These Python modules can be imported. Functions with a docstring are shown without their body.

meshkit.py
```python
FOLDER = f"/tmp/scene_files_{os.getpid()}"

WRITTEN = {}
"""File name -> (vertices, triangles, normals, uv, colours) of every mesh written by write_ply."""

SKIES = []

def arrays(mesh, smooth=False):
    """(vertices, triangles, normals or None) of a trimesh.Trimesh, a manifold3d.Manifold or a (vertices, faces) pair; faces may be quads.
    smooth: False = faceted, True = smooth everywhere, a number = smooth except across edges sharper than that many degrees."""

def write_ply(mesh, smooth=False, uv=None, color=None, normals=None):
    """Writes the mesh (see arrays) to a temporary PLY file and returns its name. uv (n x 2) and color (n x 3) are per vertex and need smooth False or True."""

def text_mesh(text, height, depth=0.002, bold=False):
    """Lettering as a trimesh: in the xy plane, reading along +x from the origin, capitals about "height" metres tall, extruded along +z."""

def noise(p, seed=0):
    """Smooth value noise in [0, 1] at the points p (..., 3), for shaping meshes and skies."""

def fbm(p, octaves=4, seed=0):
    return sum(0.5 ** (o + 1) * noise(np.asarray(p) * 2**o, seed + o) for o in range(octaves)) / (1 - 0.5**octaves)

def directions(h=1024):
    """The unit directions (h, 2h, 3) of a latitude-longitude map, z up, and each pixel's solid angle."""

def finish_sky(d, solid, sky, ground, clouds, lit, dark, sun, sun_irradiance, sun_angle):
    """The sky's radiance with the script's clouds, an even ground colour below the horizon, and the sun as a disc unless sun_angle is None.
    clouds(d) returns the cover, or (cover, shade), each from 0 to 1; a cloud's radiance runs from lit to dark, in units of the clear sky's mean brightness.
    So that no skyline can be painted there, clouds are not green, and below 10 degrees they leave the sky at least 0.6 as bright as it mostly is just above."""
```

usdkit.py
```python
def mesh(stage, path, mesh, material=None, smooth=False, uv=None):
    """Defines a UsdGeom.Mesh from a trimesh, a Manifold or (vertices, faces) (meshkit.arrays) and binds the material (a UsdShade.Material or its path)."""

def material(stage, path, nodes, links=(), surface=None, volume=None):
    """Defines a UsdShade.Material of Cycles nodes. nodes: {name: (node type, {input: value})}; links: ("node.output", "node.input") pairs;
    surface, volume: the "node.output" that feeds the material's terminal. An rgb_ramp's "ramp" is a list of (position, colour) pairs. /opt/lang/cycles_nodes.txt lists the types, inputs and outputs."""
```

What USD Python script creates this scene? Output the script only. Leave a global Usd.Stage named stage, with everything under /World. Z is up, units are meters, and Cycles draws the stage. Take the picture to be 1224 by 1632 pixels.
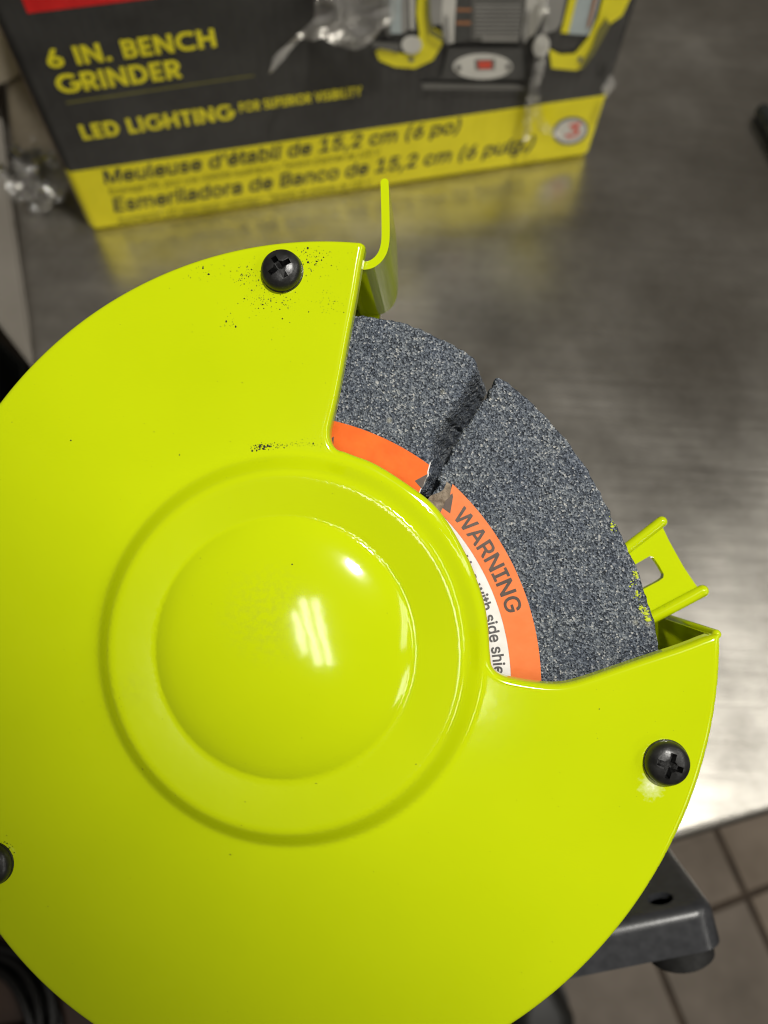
import math
import numpy as np
import trimesh
import shapely
import shapely.affinity
from shapely.geometry import Polygon, Point, LineString
from scipy.spatial import Delaunay
import manifold3d as m3
import meshkit
import usdkit
from pxr import Usd, UsdGeom, UsdLux, UsdShade, Gf, Sdf

stage = Usd.Stage.CreateInMemory()
UsdGeom.SetStageUpAxis(stage, UsdGeom.Tokens.z)
UsdGeom.SetStageMetersPerUnit(stage, 1.0)
UsdGeom.Xform.Define(stage, '/World')
UsdGeom.Scope.Define(stage, '/World/Looks')
rng = np.random.default_rng(7)

# ------------------------------------------------------------------ camera
F, CX, CY = 1226.0, 612.0, 816.0          # focal length and centre in photo pixels (1224 x 1632)
CAM_H = 0.455                             # camera height over the table top (z = 0)
_g = np.array([(585 - CX) / F, (1335 - CY) / F, 1.0]); _g /= np.linalg.norm(_g)
_fw = np.array([0, 0, 1.0]) - _g * _g[2]; _fw /= np.linalg.norm(_fw)
RW = np.array([np.cross(_fw, -_g), _fw, -_g])       # photo-camera axes (x right, y down, z ahead) -> world
CAM = np.array([0, 0, CAM_H])
FOCAL = 5.1                               # millimetres, a phone's main lens
cam = UsdGeom.Camera.Define(stage, '/World/Camera')
cam.CreateFocalLengthAttr(FOCAL)
cam.CreateHorizontalApertureAttr(FOCAL * 1224 / F)
cam.CreateVerticalApertureAttr(FOCAL * 1632 / F)
cam.CreateClippingRangeAttr(Gf.Vec2f(0.02, 50))
cam.CreateFStopAttr(2.3)
cam.CreateFocusDistanceAttr(0.168)
cam.CreateExposureAttr(0.74)
_m = np.eye(4); _m[0, :3] = RW[:, 0]; _m[1, :3] = -RW[:, 1]; _m[2, :3] = -RW[:, 2]; _m[3, :3] = CAM
cam.AddTransformOp().Set(Gf.Matrix4d(*_m.ravel().tolist()))

# ------------------------------------------------------------------ light: fluorescent ceiling fixtures, an added fill panel and key spot, a dim room around
def mat(name, nodes, links=(), surface='p.BSDF', volume=None):
    return usdkit.material(stage, '/World/Looks/' + name, nodes, links, surface, volume)

dome = UsdLux.DomeLight.Define(stage, '/World/room_light')
dome_mat = mat('room_glow', {'b': ('background_shader', {'color': (1.0, 0.90, 0.76), 'strength': 0.05})}, surface='b.background')
UsdShade.MaterialBindingAPI.Apply(dome.GetPrim()).Bind(dome_mat)

def panel(name, at, size, intensity, rotz, color=(1, 0.97, 0.90)):
    l = UsdLux.RectLight.Define(stage, '/World/' + name)
    l.CreateWidthAttr(size[0]); l.CreateHeightAttr(size[1])
    l.CreateIntensityAttr(intensity); l.CreateColorAttr(Gf.Vec3f(*color)); l.CreateNormalizeAttr(False)
    l.AddTranslateOp().Set(Gf.Vec3d(*at)); l.AddRotateZOp().Set(rotz)
    return l

for k in range(3):      # three tubes of the fixture overhead
    panel('ceiling_lamp_%03d' % k, (-0.36 + 0.125 * k, -0.80, 2.15), (0.055, 0.78 if k else 0.5), 13.0, 14)
for k in range(3):      # a long row of tubes to the right
    panel('ceiling_lamp_%03d' % (k + 3), (1.52 + 0.16 * k, 0.15, 1.85), (0.11, 1.9), 4.6, -12)

panel('ceiling_lamp_006', (2.3, -1.9, 1.75), (0.6, 1.2), 4.5, 20)  # added fill panel at the right front, brightens the carton and base
KEY_AT, KEY_TO, KEY_EDGE = np.array([0.25, 0.10, 1.85]), np.array([0.34, 0.54, 0.0]), 22.0
key = UsdLux.SphereLight.Define(stage, '/World/added_key_spot')  # added spot; its cone edge stands in for a shadow at the cover's lower left
key.CreateRadiusAttr(0.045); key.CreateNormalizeAttr(True); key.CreateIntensityAttr(19.5); key.CreateColorAttr(Gf.Vec3f(1, 0.97, 0.90))
sh = UsdLux.ShapingAPI.Apply(key.GetPrim()); sh.CreateShapingConeAngleAttr(KEY_EDGE); sh.CreateShapingConeSoftnessAttr(0.08)
_z = KEY_AT - KEY_TO; _z /= np.linalg.norm(_z); _x = np.cross([0, 1.0, 0], _z); _x /= np.linalg.norm(_x); _y = np.cross(_z, _x)
_k = np.eye(4); _k[0, :3], _k[1, :3], _k[2, :3], _k[3, :3] = _x, _y, _z, KEY_AT
key.AddTransformOp().Set(Gf.Matrix4d(*_k.ravel().tolist()))

# ------------------------------------------------------------------ helpers
TAKEN = {}
def fresh(parent, name):
    n = TAKEN.get((parent, name), 0); TAKEN[(parent, name)] = n + 1
    return parent + '/' + (name if n == 0 else '%s_%03d' % (name, n))

def tag(p, label=None, cat=None, group=None, kind=None):
    p = p.GetPrim() if hasattr(p, 'GetPrim') else p
    for k, v in (('label', label), ('category', cat), ('group', group), ('kind', kind)):
        if v: p.SetCustomDataByKey(k, v)
    return p

def obj(name, mesh, m, parent=None, smooth=False, label=None, kind=None):
    path = fresh('/World' if parent is None else str(parent.GetPath()), name)
    p = usdkit.mesh(stage, path, mesh, m, smooth=smooth).GetPrim()
    return tag(p, label=label, kind=kind)

def thing(name, label, cat, matrix=None, loc=None, rotz=0, group=None):
    x = UsdGeom.Xform.Define(stage, fresh('/World', name))
    if matrix is not None:
        x.AddTransformOp().Set(Gf.Matrix4d(*np.asarray(matrix).ravel().tolist()))
    elif loc is not None:
        x.AddTranslateOp().Set(Gf.Vec3d(*map(float, loc)))
        if rotz: x.AddRotateZOp().Set(rotz)
    return tag(x, label, cat, group)

def ray(px, py):
    d = RW @ np.array([(px - CX) / F, (py - CY) / F, 1.0]); return d / np.linalg.norm(d)

def on_level(px, py, z):
    d = ray(px, py); return CAM + d * (z - CAM_H) / d[2]

def resample(P, step, closed=True):
    P = np.asarray(P, float)
    if closed: P = np.vstack([P, P[:1]])
    L = np.r_[0, np.cumsum(np.hypot(*np.diff(P, axis=0).T))]
    n = max(int(L[-1] / step), 3)
    t = np.linspace(0, L[-1], n + 1)
    if closed: t = t[:-1]
    return np.c_[np.interp(t, L, P[:, 0]), np.interp(t, L, P[:, 1])]

def ccw(P):
    P = np.asarray(P, float)
    a = np.sum(P[:, 0] * np.roll(P[:, 1], -1) - np.roll(P[:, 0], -1) * P[:, 1])
    return P if a > 0 else P[::-1]

def fill(poly, step, rings=(), extra=None, edge=None, clear=0.0):
    """Dense triangles over a polygon: points on the outline(s), on inset loops and on a grid. Returns (points, triangles, outer loop count)."""
    edge = edge or step
    outer = ccw(resample(np.array(poly.exterior.coords)[:-1], edge))
    pts = [outer] + [ccw(resample(np.array(h.coords)[:-1], edge)) for h in poly.interiors]
    for d in rings:
        b = poly.buffer(-d)
        for g in getattr(b, 'geoms', [b]):
            if g.is_empty: continue
            for r in [g.exterior] + list(g.interiors):
                pts.append(resample(np.array(r.coords)[:-1], edge * 1.2))
    x0, y0, x1, y1 = poly.bounds
    gx, gy = np.meshgrid(np.arange(x0, x1, step), np.arange(y0, y1, step * 0.866))
    gx[1::2] += step / 2
    G = np.c_[gx.ravel(), gy.ravel()] + np.random.default_rng(3).normal(0, step * 0.06, (gx.size, 2))
    keep = max(max(rings) if rings else 0, clear) + edge * 0.6
    inner = poly.buffer(-keep)
    G = G[shapely.contains_xy(inner, G[:, 0], G[:, 1])]
    if extra is not None:
        E = extra[shapely.contains_xy(inner, extra[:, 0], extra[:, 1])]
        pts.append(E)
    pts.append(G)
    A = np.vstack(pts)
    T = Delaunay(A).simplices
    c = A[T].mean(1)
    T = T[shapely.contains_xy(poly, c[:, 0], c[:, 1])]
    a = A[T]
    area = (a[:, 1, 0] - a[:, 0, 0]) * (a[:, 2, 1] - a[:, 0, 1]) - (a[:, 2, 0] - a[:, 0, 0]) * (a[:, 1, 1] - a[:, 0, 1])
    T = np.where((area > 0)[:, None], T, T[:, ::-1])[np.abs(area) > 1e-7]
    return A, T, len(outer)

def strip(loops, closed=True):
    """Quads between successive loops of equal length; wound to face outwards when a ccw loop goes down in z."""
    n = len(loops[0]); V = np.vstack(loops); Fc = []
    m = n if closed else n - 1
    i = np.arange(m); j = (i + 1) % n
    for k in range(len(loops) - 1):
        a, b = k * n, (k + 1) * n
        Fc += [np.c_[a + i, b + i, b + j], np.c_[a + i, b + j, a + j]]
    return V, np.vstack(Fc)

def join(*ms):
    V, Fc, o = [], [], 0
    for m in ms:
        if hasattr(m, 'to_mesh'):
            q = m.to_mesh(); v, f = q.vert_properties[:, :3], q.tri_verts
        elif hasattr(m, 'vertices'):
            v, f = np.array(m.vertices), np.array(m.faces)
        else:
            v, f = m
        V.append(np.asarray(v, float)); Fc.append(np.asarray(f, int) + o); o += len(v)
    return np.vstack(V), np.vstack(Fc)

def weld(vf, digits=6):
    t = trimesh.Trimesh(vf[0], vf[1], process=False); t.merge_vertices(digits_vertex=digits); return t

def prism(P, z0, z1, bevel=0.0):
    """Closed prism with optional chamfer at the z1 edge."""
    P = ccw(P); poly = Polygon(P)
    if not poly.is_valid: poly = poly.buffer(0)
    cs = m3.CrossSection([ccw(P).tolist()])
    s = m3.Manifold.extrude(cs, z1 - z0 - bevel).translate([0, 0, z0])
    if bevel:
        top = cs.offset(-bevel, m3.JoinType.Miter)
        s = s + m3.Manifold.extrude(top, bevel).translate([0, 0, z1 - bevel])
    return s

def tube(P, r, n=10):
    P = np.asarray(P, float); T = np.gradient(P, axis=0); T /= np.linalg.norm(T, axis=1)[:, None]
    a = np.array([0, 0, 1.0]) if abs(T[0, 2]) < 0.9 else np.array([1.0, 0, 0])
    loops = []
    for p, t in zip(P, T):
        a = a - t * a.dot(t); a /= np.linalg.norm(a); b = np.cross(t, a)
        th = np.linspace(0, 2 * np.pi, n, endpoint=False)
        loops.append(p + r * (np.cos(th)[:, None] * a + np.sin(th)[:, None] * b))
    return strip(loops[::-1])

def spline(P, n):
    from scipy.interpolate import CubicSpline
    P = np.asarray(P, float); L = np.r_[0, np.cumsum(np.linalg.norm(np.diff(P, axis=0), axis=1))]
    return CubicSpline(L, P)(np.linspace(0, L[-1], n))

def ball(c, r, sub=1, squash=(1, 1, 1)):
    s = trimesh.creation.icosphere(sub, 1.0); return np.array(s.vertices) * r * np.array(squash) + np.array(c), np.array(s.faces)

# ------------------------------------------------------------------ materials
def noise_mix(name, c1, c2, scale, rough, lo=0.35, hi=0.65, detail=4, bump=0.0, bscale=None, bdist=0.0005, metallic=0.0, spec=0.5, extra=None):
    nodes = {'g': ('geometry', {}), 'n': ('noise_texture', {'scale': scale, 'detail': detail}),
             'r': ('rgb_ramp', {'ramp': [(lo, c1), (hi, c2)]}),
             'p': ('principled_bsdf', {'roughness': rough, 'metallic': metallic, 'specular_ior_level': spec, **(extra or {})})}
    links = [('g.position', 'n.vector'), ('n.fac', 'r.fac'), ('r.color', 'p.base_color')]
    if bump:
        nodes['bn'] = ('noise_texture', {'scale': bscale or scale, 'detail': 3})
        nodes['b'] = ('bump', {'strength': bump, 'distance': bdist})
        links += [('g.position', 'bn.vector'), ('bn.fac', 'b.height'), ('b.normal', 'p.normal')]
    return mat(name, nodes, links)

def flat(name, c, rough=0.6, spec=0.4, **kw):
    return noise_mix(name, tuple(x * 0.93 for x in c), tuple(min(1, x * 1.05) for x in c), 60, rough, spec=spec, **kw)

LIME = (0.50, 0.60, 0.002)
# ------------------------------------------------------------------ the grinder's own frame (millimetres): u, v in the plane of the guard's cover, w towards the viewer
VPX, VPY, D0 = 700.0, 862.0, 165.0
_a = np.array([(VPX - CX) / F, (VPY - CY) / F, 1.0]); _a /= np.linalg.norm(_a)      # wheel axis, pointing away
_v = np.array([0, -1.0, 0]) - _a * (-_a[1]); _v /= np.linalg.norm(_v)
_u = np.cross(_v, -_a)
def uv(px, py, w=0.0):
    """The point of the grinder's plane at height w that the photo shows at (px, py)."""
    d = np.array([(px - CX) / F, (py - CY) / F, 1.0]); X = d * ((D0 - w) / d.dot(_a))
    return np.array([X.dot(_u), X.dot(_v)])
def uvs(P, w=0.0): return np.array([uv(x, y, w) for x, y in P])
GM = np.eye(4); GM[0, :3] = RW @ _u; GM[1, :3] = RW @ _v; GM[2, :3] = RW @ (-_a); GM[3, :3] = CAM + RW @ (_a * D0 * 0.001)
GM[:3, :3] *= 0.001
def gworld(u, v, w=0.0): return np.array([u, v, w, 1.0]) @ GM[:, :3]
C0 = np.array([-32.6, -23.3])      # centre of the raised ring
GM[:3, :3] *= 1000.0               # the frame itself is unscaled; meshes are turned from millimetres into metres
def gobj(name, mesh, m, parent, smooth=False, label=None, kind=None):
    v, f = join(mesh)
    return obj(name, trimesh.Trimesh(v * 0.001, f, process=False), m, parent, smooth, label, kind)
def gw(u, v, w=0.0): return np.array([u * 0.001, v * 0.001, w * 0.001, 1.0]) @ GM[:, :3]

# glossy lime paint: faint orange peel, a few pin-prick specks, a pale spot beside one screw, grey dust rubbed on the hub
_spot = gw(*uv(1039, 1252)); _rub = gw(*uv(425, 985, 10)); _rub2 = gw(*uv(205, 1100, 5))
paint = mat('lime_paint', {
    'g': ('geometry', {}),
    'n': ('noise_texture', {'scale': 35, 'detail': 3}),
    'r': ('rgb_ramp', {'ramp': [(0.3, (0.470, 0.575, 0.0012)), (0.7, (0.495, 0.598, 0.0018))]}),
    'pv': ('voronoi_texture', {'scale': 520, 'randomness': 1.0}),
    'pm': ('noise_texture', {'scale': 90, 'detail': 2}),
    'pa': ('math', {'math_type': 'multiply_add', 'value2': 0.10, 'value3': -0.052}),
    'pl': ('math', {'math_type': 'less_than'}),
    'mk': ('mix', {'mix_type': 'mix', 'color2': (0.10, 0.11, 0.01)}),
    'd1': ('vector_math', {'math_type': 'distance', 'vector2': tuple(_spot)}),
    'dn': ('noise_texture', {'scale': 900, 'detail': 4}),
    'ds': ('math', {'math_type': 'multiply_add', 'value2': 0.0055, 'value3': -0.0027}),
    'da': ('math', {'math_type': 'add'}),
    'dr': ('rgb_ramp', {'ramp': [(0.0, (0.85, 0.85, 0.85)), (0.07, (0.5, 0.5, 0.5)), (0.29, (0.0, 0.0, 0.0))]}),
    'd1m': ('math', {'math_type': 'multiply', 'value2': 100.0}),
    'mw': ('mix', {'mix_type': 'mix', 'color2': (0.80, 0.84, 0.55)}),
    'd2': ('vector_math', {'math_type': 'distance', 'vector2': tuple(_rub)}),
    'd2r': ('map_range', {'clamp': True, 'from_min': 0.0, 'from_max': 0.014, 'to_min': 0.5, 'to_max': 0.0}),
    'd3': ('vector_math', {'math_type': 'distance', 'vector2': tuple(_rub2)}),
    'd3r': ('map_range', {'clamp': True, 'from_min': 0.0, 'from_max': 0.006, 'to_min': 0.45, 'to_max': 0.0}),
    'dsum': ('math', {'math_type': 'add'}),
    'n3': ('noise_texture', {'scale': 700, 'detail': 5, 'roughness': 0.7}),
    'n3r': ('map_range', {'clamp': True, 'from_min': 0.42, 'from_max': 0.7, 'to_min': 0.0, 'to_max': 1.0}),
    'dmul': ('math', {'math_type': 'multiply'}),
    'mr': ('mix', {'mix_type': 'mix', 'color2': (0.24, 0.25, 0.05)}),
    'ob': ('noise_texture', {'scale': 260, 'detail': 1}),
    'b': ('bump', {'strength': 0.035, 'distance': 0.0004}),
    'p': ('principled_bsdf', {'roughness': 0.10, 'specular_ior_level': 0.5}),
}, [('g.position', 'n.vector'), ('n.fac', 'r.fac'), ('g.position', 'pv.vector'), ('g.position', 'pm.vector'), ('pm.fac', 'pa.value1'),
    ('pv.distance', 'pl.value1'), ('pa.value', 'pl.value2'), ('pl.value', 'mk.fac'), ('r.color', 'mk.color1'),
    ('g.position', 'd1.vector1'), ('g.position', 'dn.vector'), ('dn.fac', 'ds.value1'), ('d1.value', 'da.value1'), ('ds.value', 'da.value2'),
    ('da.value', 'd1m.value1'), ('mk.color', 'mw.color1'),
    ('g.position', 'd2.vector1'), ('d2.value', 'd2r.value'), ('g.position', 'd3.vector1'), ('d3.value', 'd3r.value'), ('d2r.result', 'dsum.value1'), ('d3r.result', 'dsum.value2'),
    ('g.position', 'n3.vector'), ('n3.fac', 'n3r.value'), ('n3r.result', 'dmul.value1'), ('dsum.value', 'dmul.value2'), ('dmul.value', 'mr.fac'),
    ('mw.color', 'mr.color1'), ('mr.color', 'p.base_color'), ('g.position', 'ob.vector'), ('ob.fac', 'b.height'), ('b.normal', 'p.normal'),
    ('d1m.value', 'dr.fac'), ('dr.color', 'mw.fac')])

stone_nodes = lambda dark: {
    'g': ('geometry', {}),
    'v': ('voronoi_texture', {'scale': 2750, 'randomness': 1.0}),
    'sep': ('separate_color', {}),
    'r': ('rgb_ramp', {'ramp': [(0.0, (0.022, 0.027, 0.036)), (0.2, (0.054, 0.064, 0.083)), (0.5, (0.102, 0.120, 0.150)), (0.8, (0.19, 0.215, 0.245)), (0.95, (0.31, 0.33, 0.35)), (1.0, (0.50, 0.50, 0.48))]}),
    'n': ('noise_texture', {'scale': 120, 'detail': 3}),
    'nr': ('rgb_ramp', {'ramp': [(0.3, (0.80, 0.82, 0.88)), (0.7, (1.12, 1.10, 1.06))]}),
    'm': ('mix', {'mix_type': 'multiply', 'fac': 1.0}),
    'bn': ('noise_texture', {'scale': 2400, 'detail': 2}),
    'bs': ('math', {'math_type': 'add'}),
    'b': ('bump', {'strength': 1.0, 'distance': 0.0004}),
    'v2': ('voronoi_texture', {'scale': 190, 'randomness': 1.0}),
    'v2l': ('map_range', {'clamp': True, 'from_min': 0.05, 'from_max': 0.17, 'to_min': 0.6, 'to_max': 0.0}),
    'v2s': ('separate_color', {}),
    'v2g': ('math', {'math_type': 'greater_than', 'value2': 0.80}),
    'v2m': ('math', {'math_type': 'multiply'}),
    'mf': ('mix', {'mix_type': 'mix', 'color2': (0.48, 0.47, 0.38)}),
    'p': ('principled_bsdf', {'roughness': 0.72, 'specular_ior_level': 0.35})}
stone = mat('grinding_stone', stone_nodes(0), [
    ('g.position', 'v.vector'), ('v.color', 'sep.color'), ('sep.r', 'r.fac'), ('g.position', 'n.vector'), ('n.fac', 'nr.fac'), ('r.color', 'm.color1'), ('nr.color', 'm.color2'),
    ('g.position', 'bn.vector'), ('v.distance', 'bs.value1'), ('bn.fac', 'bs.value2'), ('bs.value', 'b.height'), ('b.normal', 'p.normal'),
    ('g.position', 'v2.vector'), ('v2.distance', 'v2l.value'), ('v2.color', 'v2s.color'), ('v2s.g', 'v2g.value1'), ('v2g.value', 'v2m.value1'), ('v2l.result', 'v2m.value2'),
    ('v2m.value', 'mf.fac'), ('m.color', 'mf.color1'), ('mf.color', 'p.base_color')])
orange = noise_mix('orange_paper', (0.74, 0.115, 0.004), (0.82, 0.14, 0.008), 260, 0.5, spec=0.2, bump=0.15, bscale=900, bdist=0.0002)
orange_l = noise_mix('orange_paper_pale', (0.78, 0.175, 0.035), (0.82, 0.195, 0.045), 260, 0.45, spec=0.3, bump=0.2, bscale=700, bdist=0.0002)  # paler orange for the right half of the label
white_paper = noise_mix('white_paper', (0.70, 0.68, 0.64), (0.78, 0.76, 0.73), 300, 0.5)
ink = noise_mix('label_ink', (0.042, 0.022, 0.013), (0.075, 0.040, 0.022), 800, 0.45)
ink_grey = flat('grey_ink', (0.09, 0.085, 0.085), 0.5)
torn = noise_mix('torn_paper', (0.13, 0.095, 0.065), (0.30, 0.24, 0.18), 700, 0.85, bump=0.8, bscale=1500, bdist=0.0006)
black_screw = noise_mix('black_oxide', (0.006, 0.006, 0.006), (0.016, 0.016, 0.016), 500, 0.34, metallic=0.0, spec=0.55, bump=0.15, bscale=1500, bdist=0.0003)
dust = flat('dark_dust', (0.022, 0.022, 0.014), 0.8)
base_paint = noise_mix('grey_black_paint', (0.021, 0.022, 0.025), (0.033, 0.034, 0.038), 300, 0.34, spec=0.6, bump=0.12, bscale=1200, bdist=0.0003)
rubber = noise_mix('black_rubber', (0.004, 0.004, 0.004), (0.010, 0.010, 0.010), 400, 0.6, bump=0.3, bscale=600, bdist=0.0004)
motor_grey = flat('motor_grey', (0.30, 0.30, 0.29), 0.45)

# ------------------------------------------------------------------ bench grinder, lying on its side
grinder = thing('bench_grinder', 'lime green bench grinder lying on its side with its wheel guard facing up', 'bench grinder', GM)

# outline of the cover: the opening first, then the round rim
LEFT_EDGE = [(582, 389), (579, 402), (570, 455), (557, 525), (545, 590), (534, 645), (527.5, 672), (524.5, 686), (525.5, 700), (531, 711), (546, 718.5)]
RING_EDGE = [(571, 728), (594, 737), (617, 750), (640, 765), (663, 781), (686, 799), (705, 820), (723, 847), (738, 874), (752, 902), (761, 926), (768.5, 948), (774.5, 972), (778.6, 1000), (780.5, 1030)]
RIGHT_EDGE = [(783, 1058), (788, 1069), (797, 1076), (815, 1082.5), (845, 1088), (878, 1091.5), (897, 1091), (915, 1087.5), (940, 1080), (990, 1063), (1050, 1043), (1100, 1026), (1140, 1011), (1147, 1010), (1151.5, 1014)]
outer = [(540, 384), (470, 383), (380, 393), (280, 423), (200, 463), (100, 533), (40, 590), (0, 636), (1152, 1022), (1150, 1060), (1145, 1100), (1127, 1200), (1090, 1300), (1045, 1400), (985, 1480), (925, 1550), (870, 1600), (0, 1500), (30, 1533), (80, 1583), (140, 1632)]
Q = uvs(outer); OC = np.array([-30.5, -25.3])
th = np.arctan2(*(Q - OC).T[::-1]); rr = np.hypot(*(Q - OC).T)
A = np.c_[np.ones(len(th)), np.cos(th), np.sin(th), np.cos(2 * th), np.sin(2 * th), np.cos(3 * th), np.sin(3 * th)]
W = np.diag([0, .02, .02, .05, .05, .3, .3])
co = np.linalg.solve(A.T @ A + W, A.T @ rr)
def rim(t):
    t = np.asarray(t, float)
    r = np.c_[np.ones(len(t)), np.cos(t), np.sin(t), np.cos(2 * t), np.sin(2 * t), np.cos(3 * t), np.sin(3 * t)] @ co
    return OC + r[:, None] * np.c_[np.cos(t), np.sin(t)]
p0, p1 = uv(*LEFT_EDGE[0]), uv(*RIGHT_EDGE[-1])
t0, t1 = np.arctan2(*(p0 - OC)[::-1]), np.arctan2(*(p1 - OC)[::-1])
if t0 < t1: t0 += 2 * np.pi
round_rim = rim(np.linspace(t1 - 0.006, t0 - 2 * np.pi + 0.012, 400))          # clockwise from the right corner round to the top
opening = uvs(LEFT_EDGE + RING_EDGE + RIGHT_EDGE)
opening = np.vstack([spline(uvs(LEFT_EDGE), 60), spline(uvs(RING_EDGE), 60), spline(uvs(RIGHT_EDGE), 90)])
cover_poly = Polygon(np.vstack([opening, round_rim])).buffer(0)
if cover_poly.geom_type != 'Polygon': cover_poly = max(cover_poly.geoms, key=lambda g: g.area)
cover_poly = cover_poly.buffer(-0.5).buffer(0.5).buffer(0.4).buffer(-0.4)

DOME_C = np.array([-32.9, -22.6])
RR = np.linspace(0, 60, 1201)
def _ease(x): x = np.clip(x, 0, 1); return x * x * (3 - 2 * x)
_sl = np.where(RR < 28, 0, 0.125) - (0.125 + 1.25) * _ease((RR - 36.4) / 3.2) + 1.25 * _ease((RR - 40.6) / 2.5)      # slope of the raised ring, dished inwards
RH = np.cumsum(_sl) * (RR[1] - RR[0]); RH -= RH[-1]
def cover_height(P):
    r = np.hypot(*(P - C0).T); q = np.hypot(*(P - DOME_C).T)
    def ease(x): x = np.clip(x, 0, 1); return x * x * (3 - 2 * x)
    ridge = np.interp(r, RR, RH)
    rd = 27.6
    x = np.minimum(q, rd)
    # slope of the dome: gentle in the middle, quickly steeper towards its foot
    def fall(x): return 0.0095 * x * x / 2 + 0.36 * np.maximum(x - 16.5, 0) ** 4 / (4 * 11.1 ** 3)
    return ridge + fall(rd) - fall(x)
def round_over(d, rr):
    x = np.clip(rr - d, 0, rr); return rr - np.sqrt(np.maximum(rr * rr - x * x, 0))
polar = np.vstack([C0 + r * np.c_[np.cos(t), np.sin(t)] for r in np.arange(24.0, 47.0, 0.42) for t in [np.linspace(0, 2 * np.pi, int(2 * np.pi * r / 0.9), endpoint=False)]])
A_, T_, nb = fill(cover_poly, 1.25, rings=(0.12, 0.3, 0.55, 0.9, 1.3, 1.8), edge=0.55, extra=polar)
rc = np.hypot(*(A_ - C0).T)
skip = np.zeros(len(A_), bool)
bd = shapely.distance(shapely.points(A_), cover_poly.exterior)
z = cover_height(A_) - round_over(bd, 1.35)
loop = A_[:nb]; zl = z[:nb]
side = [np.c_[loop, zl]] + [np.c_[loop, zl - d] for d in (0.3, 1.2, 2.6)] + [np.c_[np.asarray(loop), zl - 2.6]]
tv, tf = np.c_[A_, z], T_
sv, sf = strip(side)
under = np.c_[A_, z - 1.2]; uf = T_[:, ::-1]
cov = weld(join((tv, tf), (sv, sf)))
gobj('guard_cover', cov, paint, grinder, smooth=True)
# inside face of the cover, so that it is a sheet with thickness
inner_poly = cover_poly.buffer(-1.0)
Ai, Ti, _ = fill(inner_poly, 3.0, edge=1.5)
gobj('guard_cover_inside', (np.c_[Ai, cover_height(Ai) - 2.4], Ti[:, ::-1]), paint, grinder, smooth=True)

# peripheral band and back plate of the guard
band_t = np.linspace(t1 + 0.004, t0 - 2 * np.pi + 0.03, 260)
bo = OC + (rim(band_t) - OC) * (1 - 0.35 / 88); bi = OC + (rim(band_t) - OC) * (1 - 2.0 / 88)
ring_loop = np.vstack([bo, bi[::-1]])
band = prism(ring_loop, -39.0, -1.6)
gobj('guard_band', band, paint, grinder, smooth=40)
# rolled lip of the band at the opening's lower corner
lipa, lipb = uv(1143, 1012, -1.5), uv(1143, 1012, -1.5)
P0 = np.array([*uv(1141, 1011, -2.0), -2.0]); P1 = np.array([*(P0[:2]), -38.5])
gobj('band_lip', join(tube(np.linspace(P0, P1, 12), 1.05, 12), ball(P0, 1.05, 2), ball(P1, 1.05, 2)), paint, grinder, smooth=True)
bp = [(607, 505.5)]
end_top = uv(607.5, 490, -41); end_low = uv(604.5, 506, -41)
inner_start = OC + (end_low - OC) * 0.62
bt = np.linspace(t1 + 0.002, np.arctan2(*(end_top - OC)[::-1]) - 2 * np.pi if np.arctan2(*(end_top - OC)[::-1]) > t1 else np.arctan2(*(end_top - OC)[::-1]), 200)
back_out = rim(bt)
hole_t = np.linspace(bt[-1], bt[0], 160)
back_in = OC + 30 * np.c_[np.cos(hole_t), np.sin(hole_t)]
gobj('guard_back_plate', prism(np.vstack([back_out, back_in]), -42.5, -40.8), paint, grinder)

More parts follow.
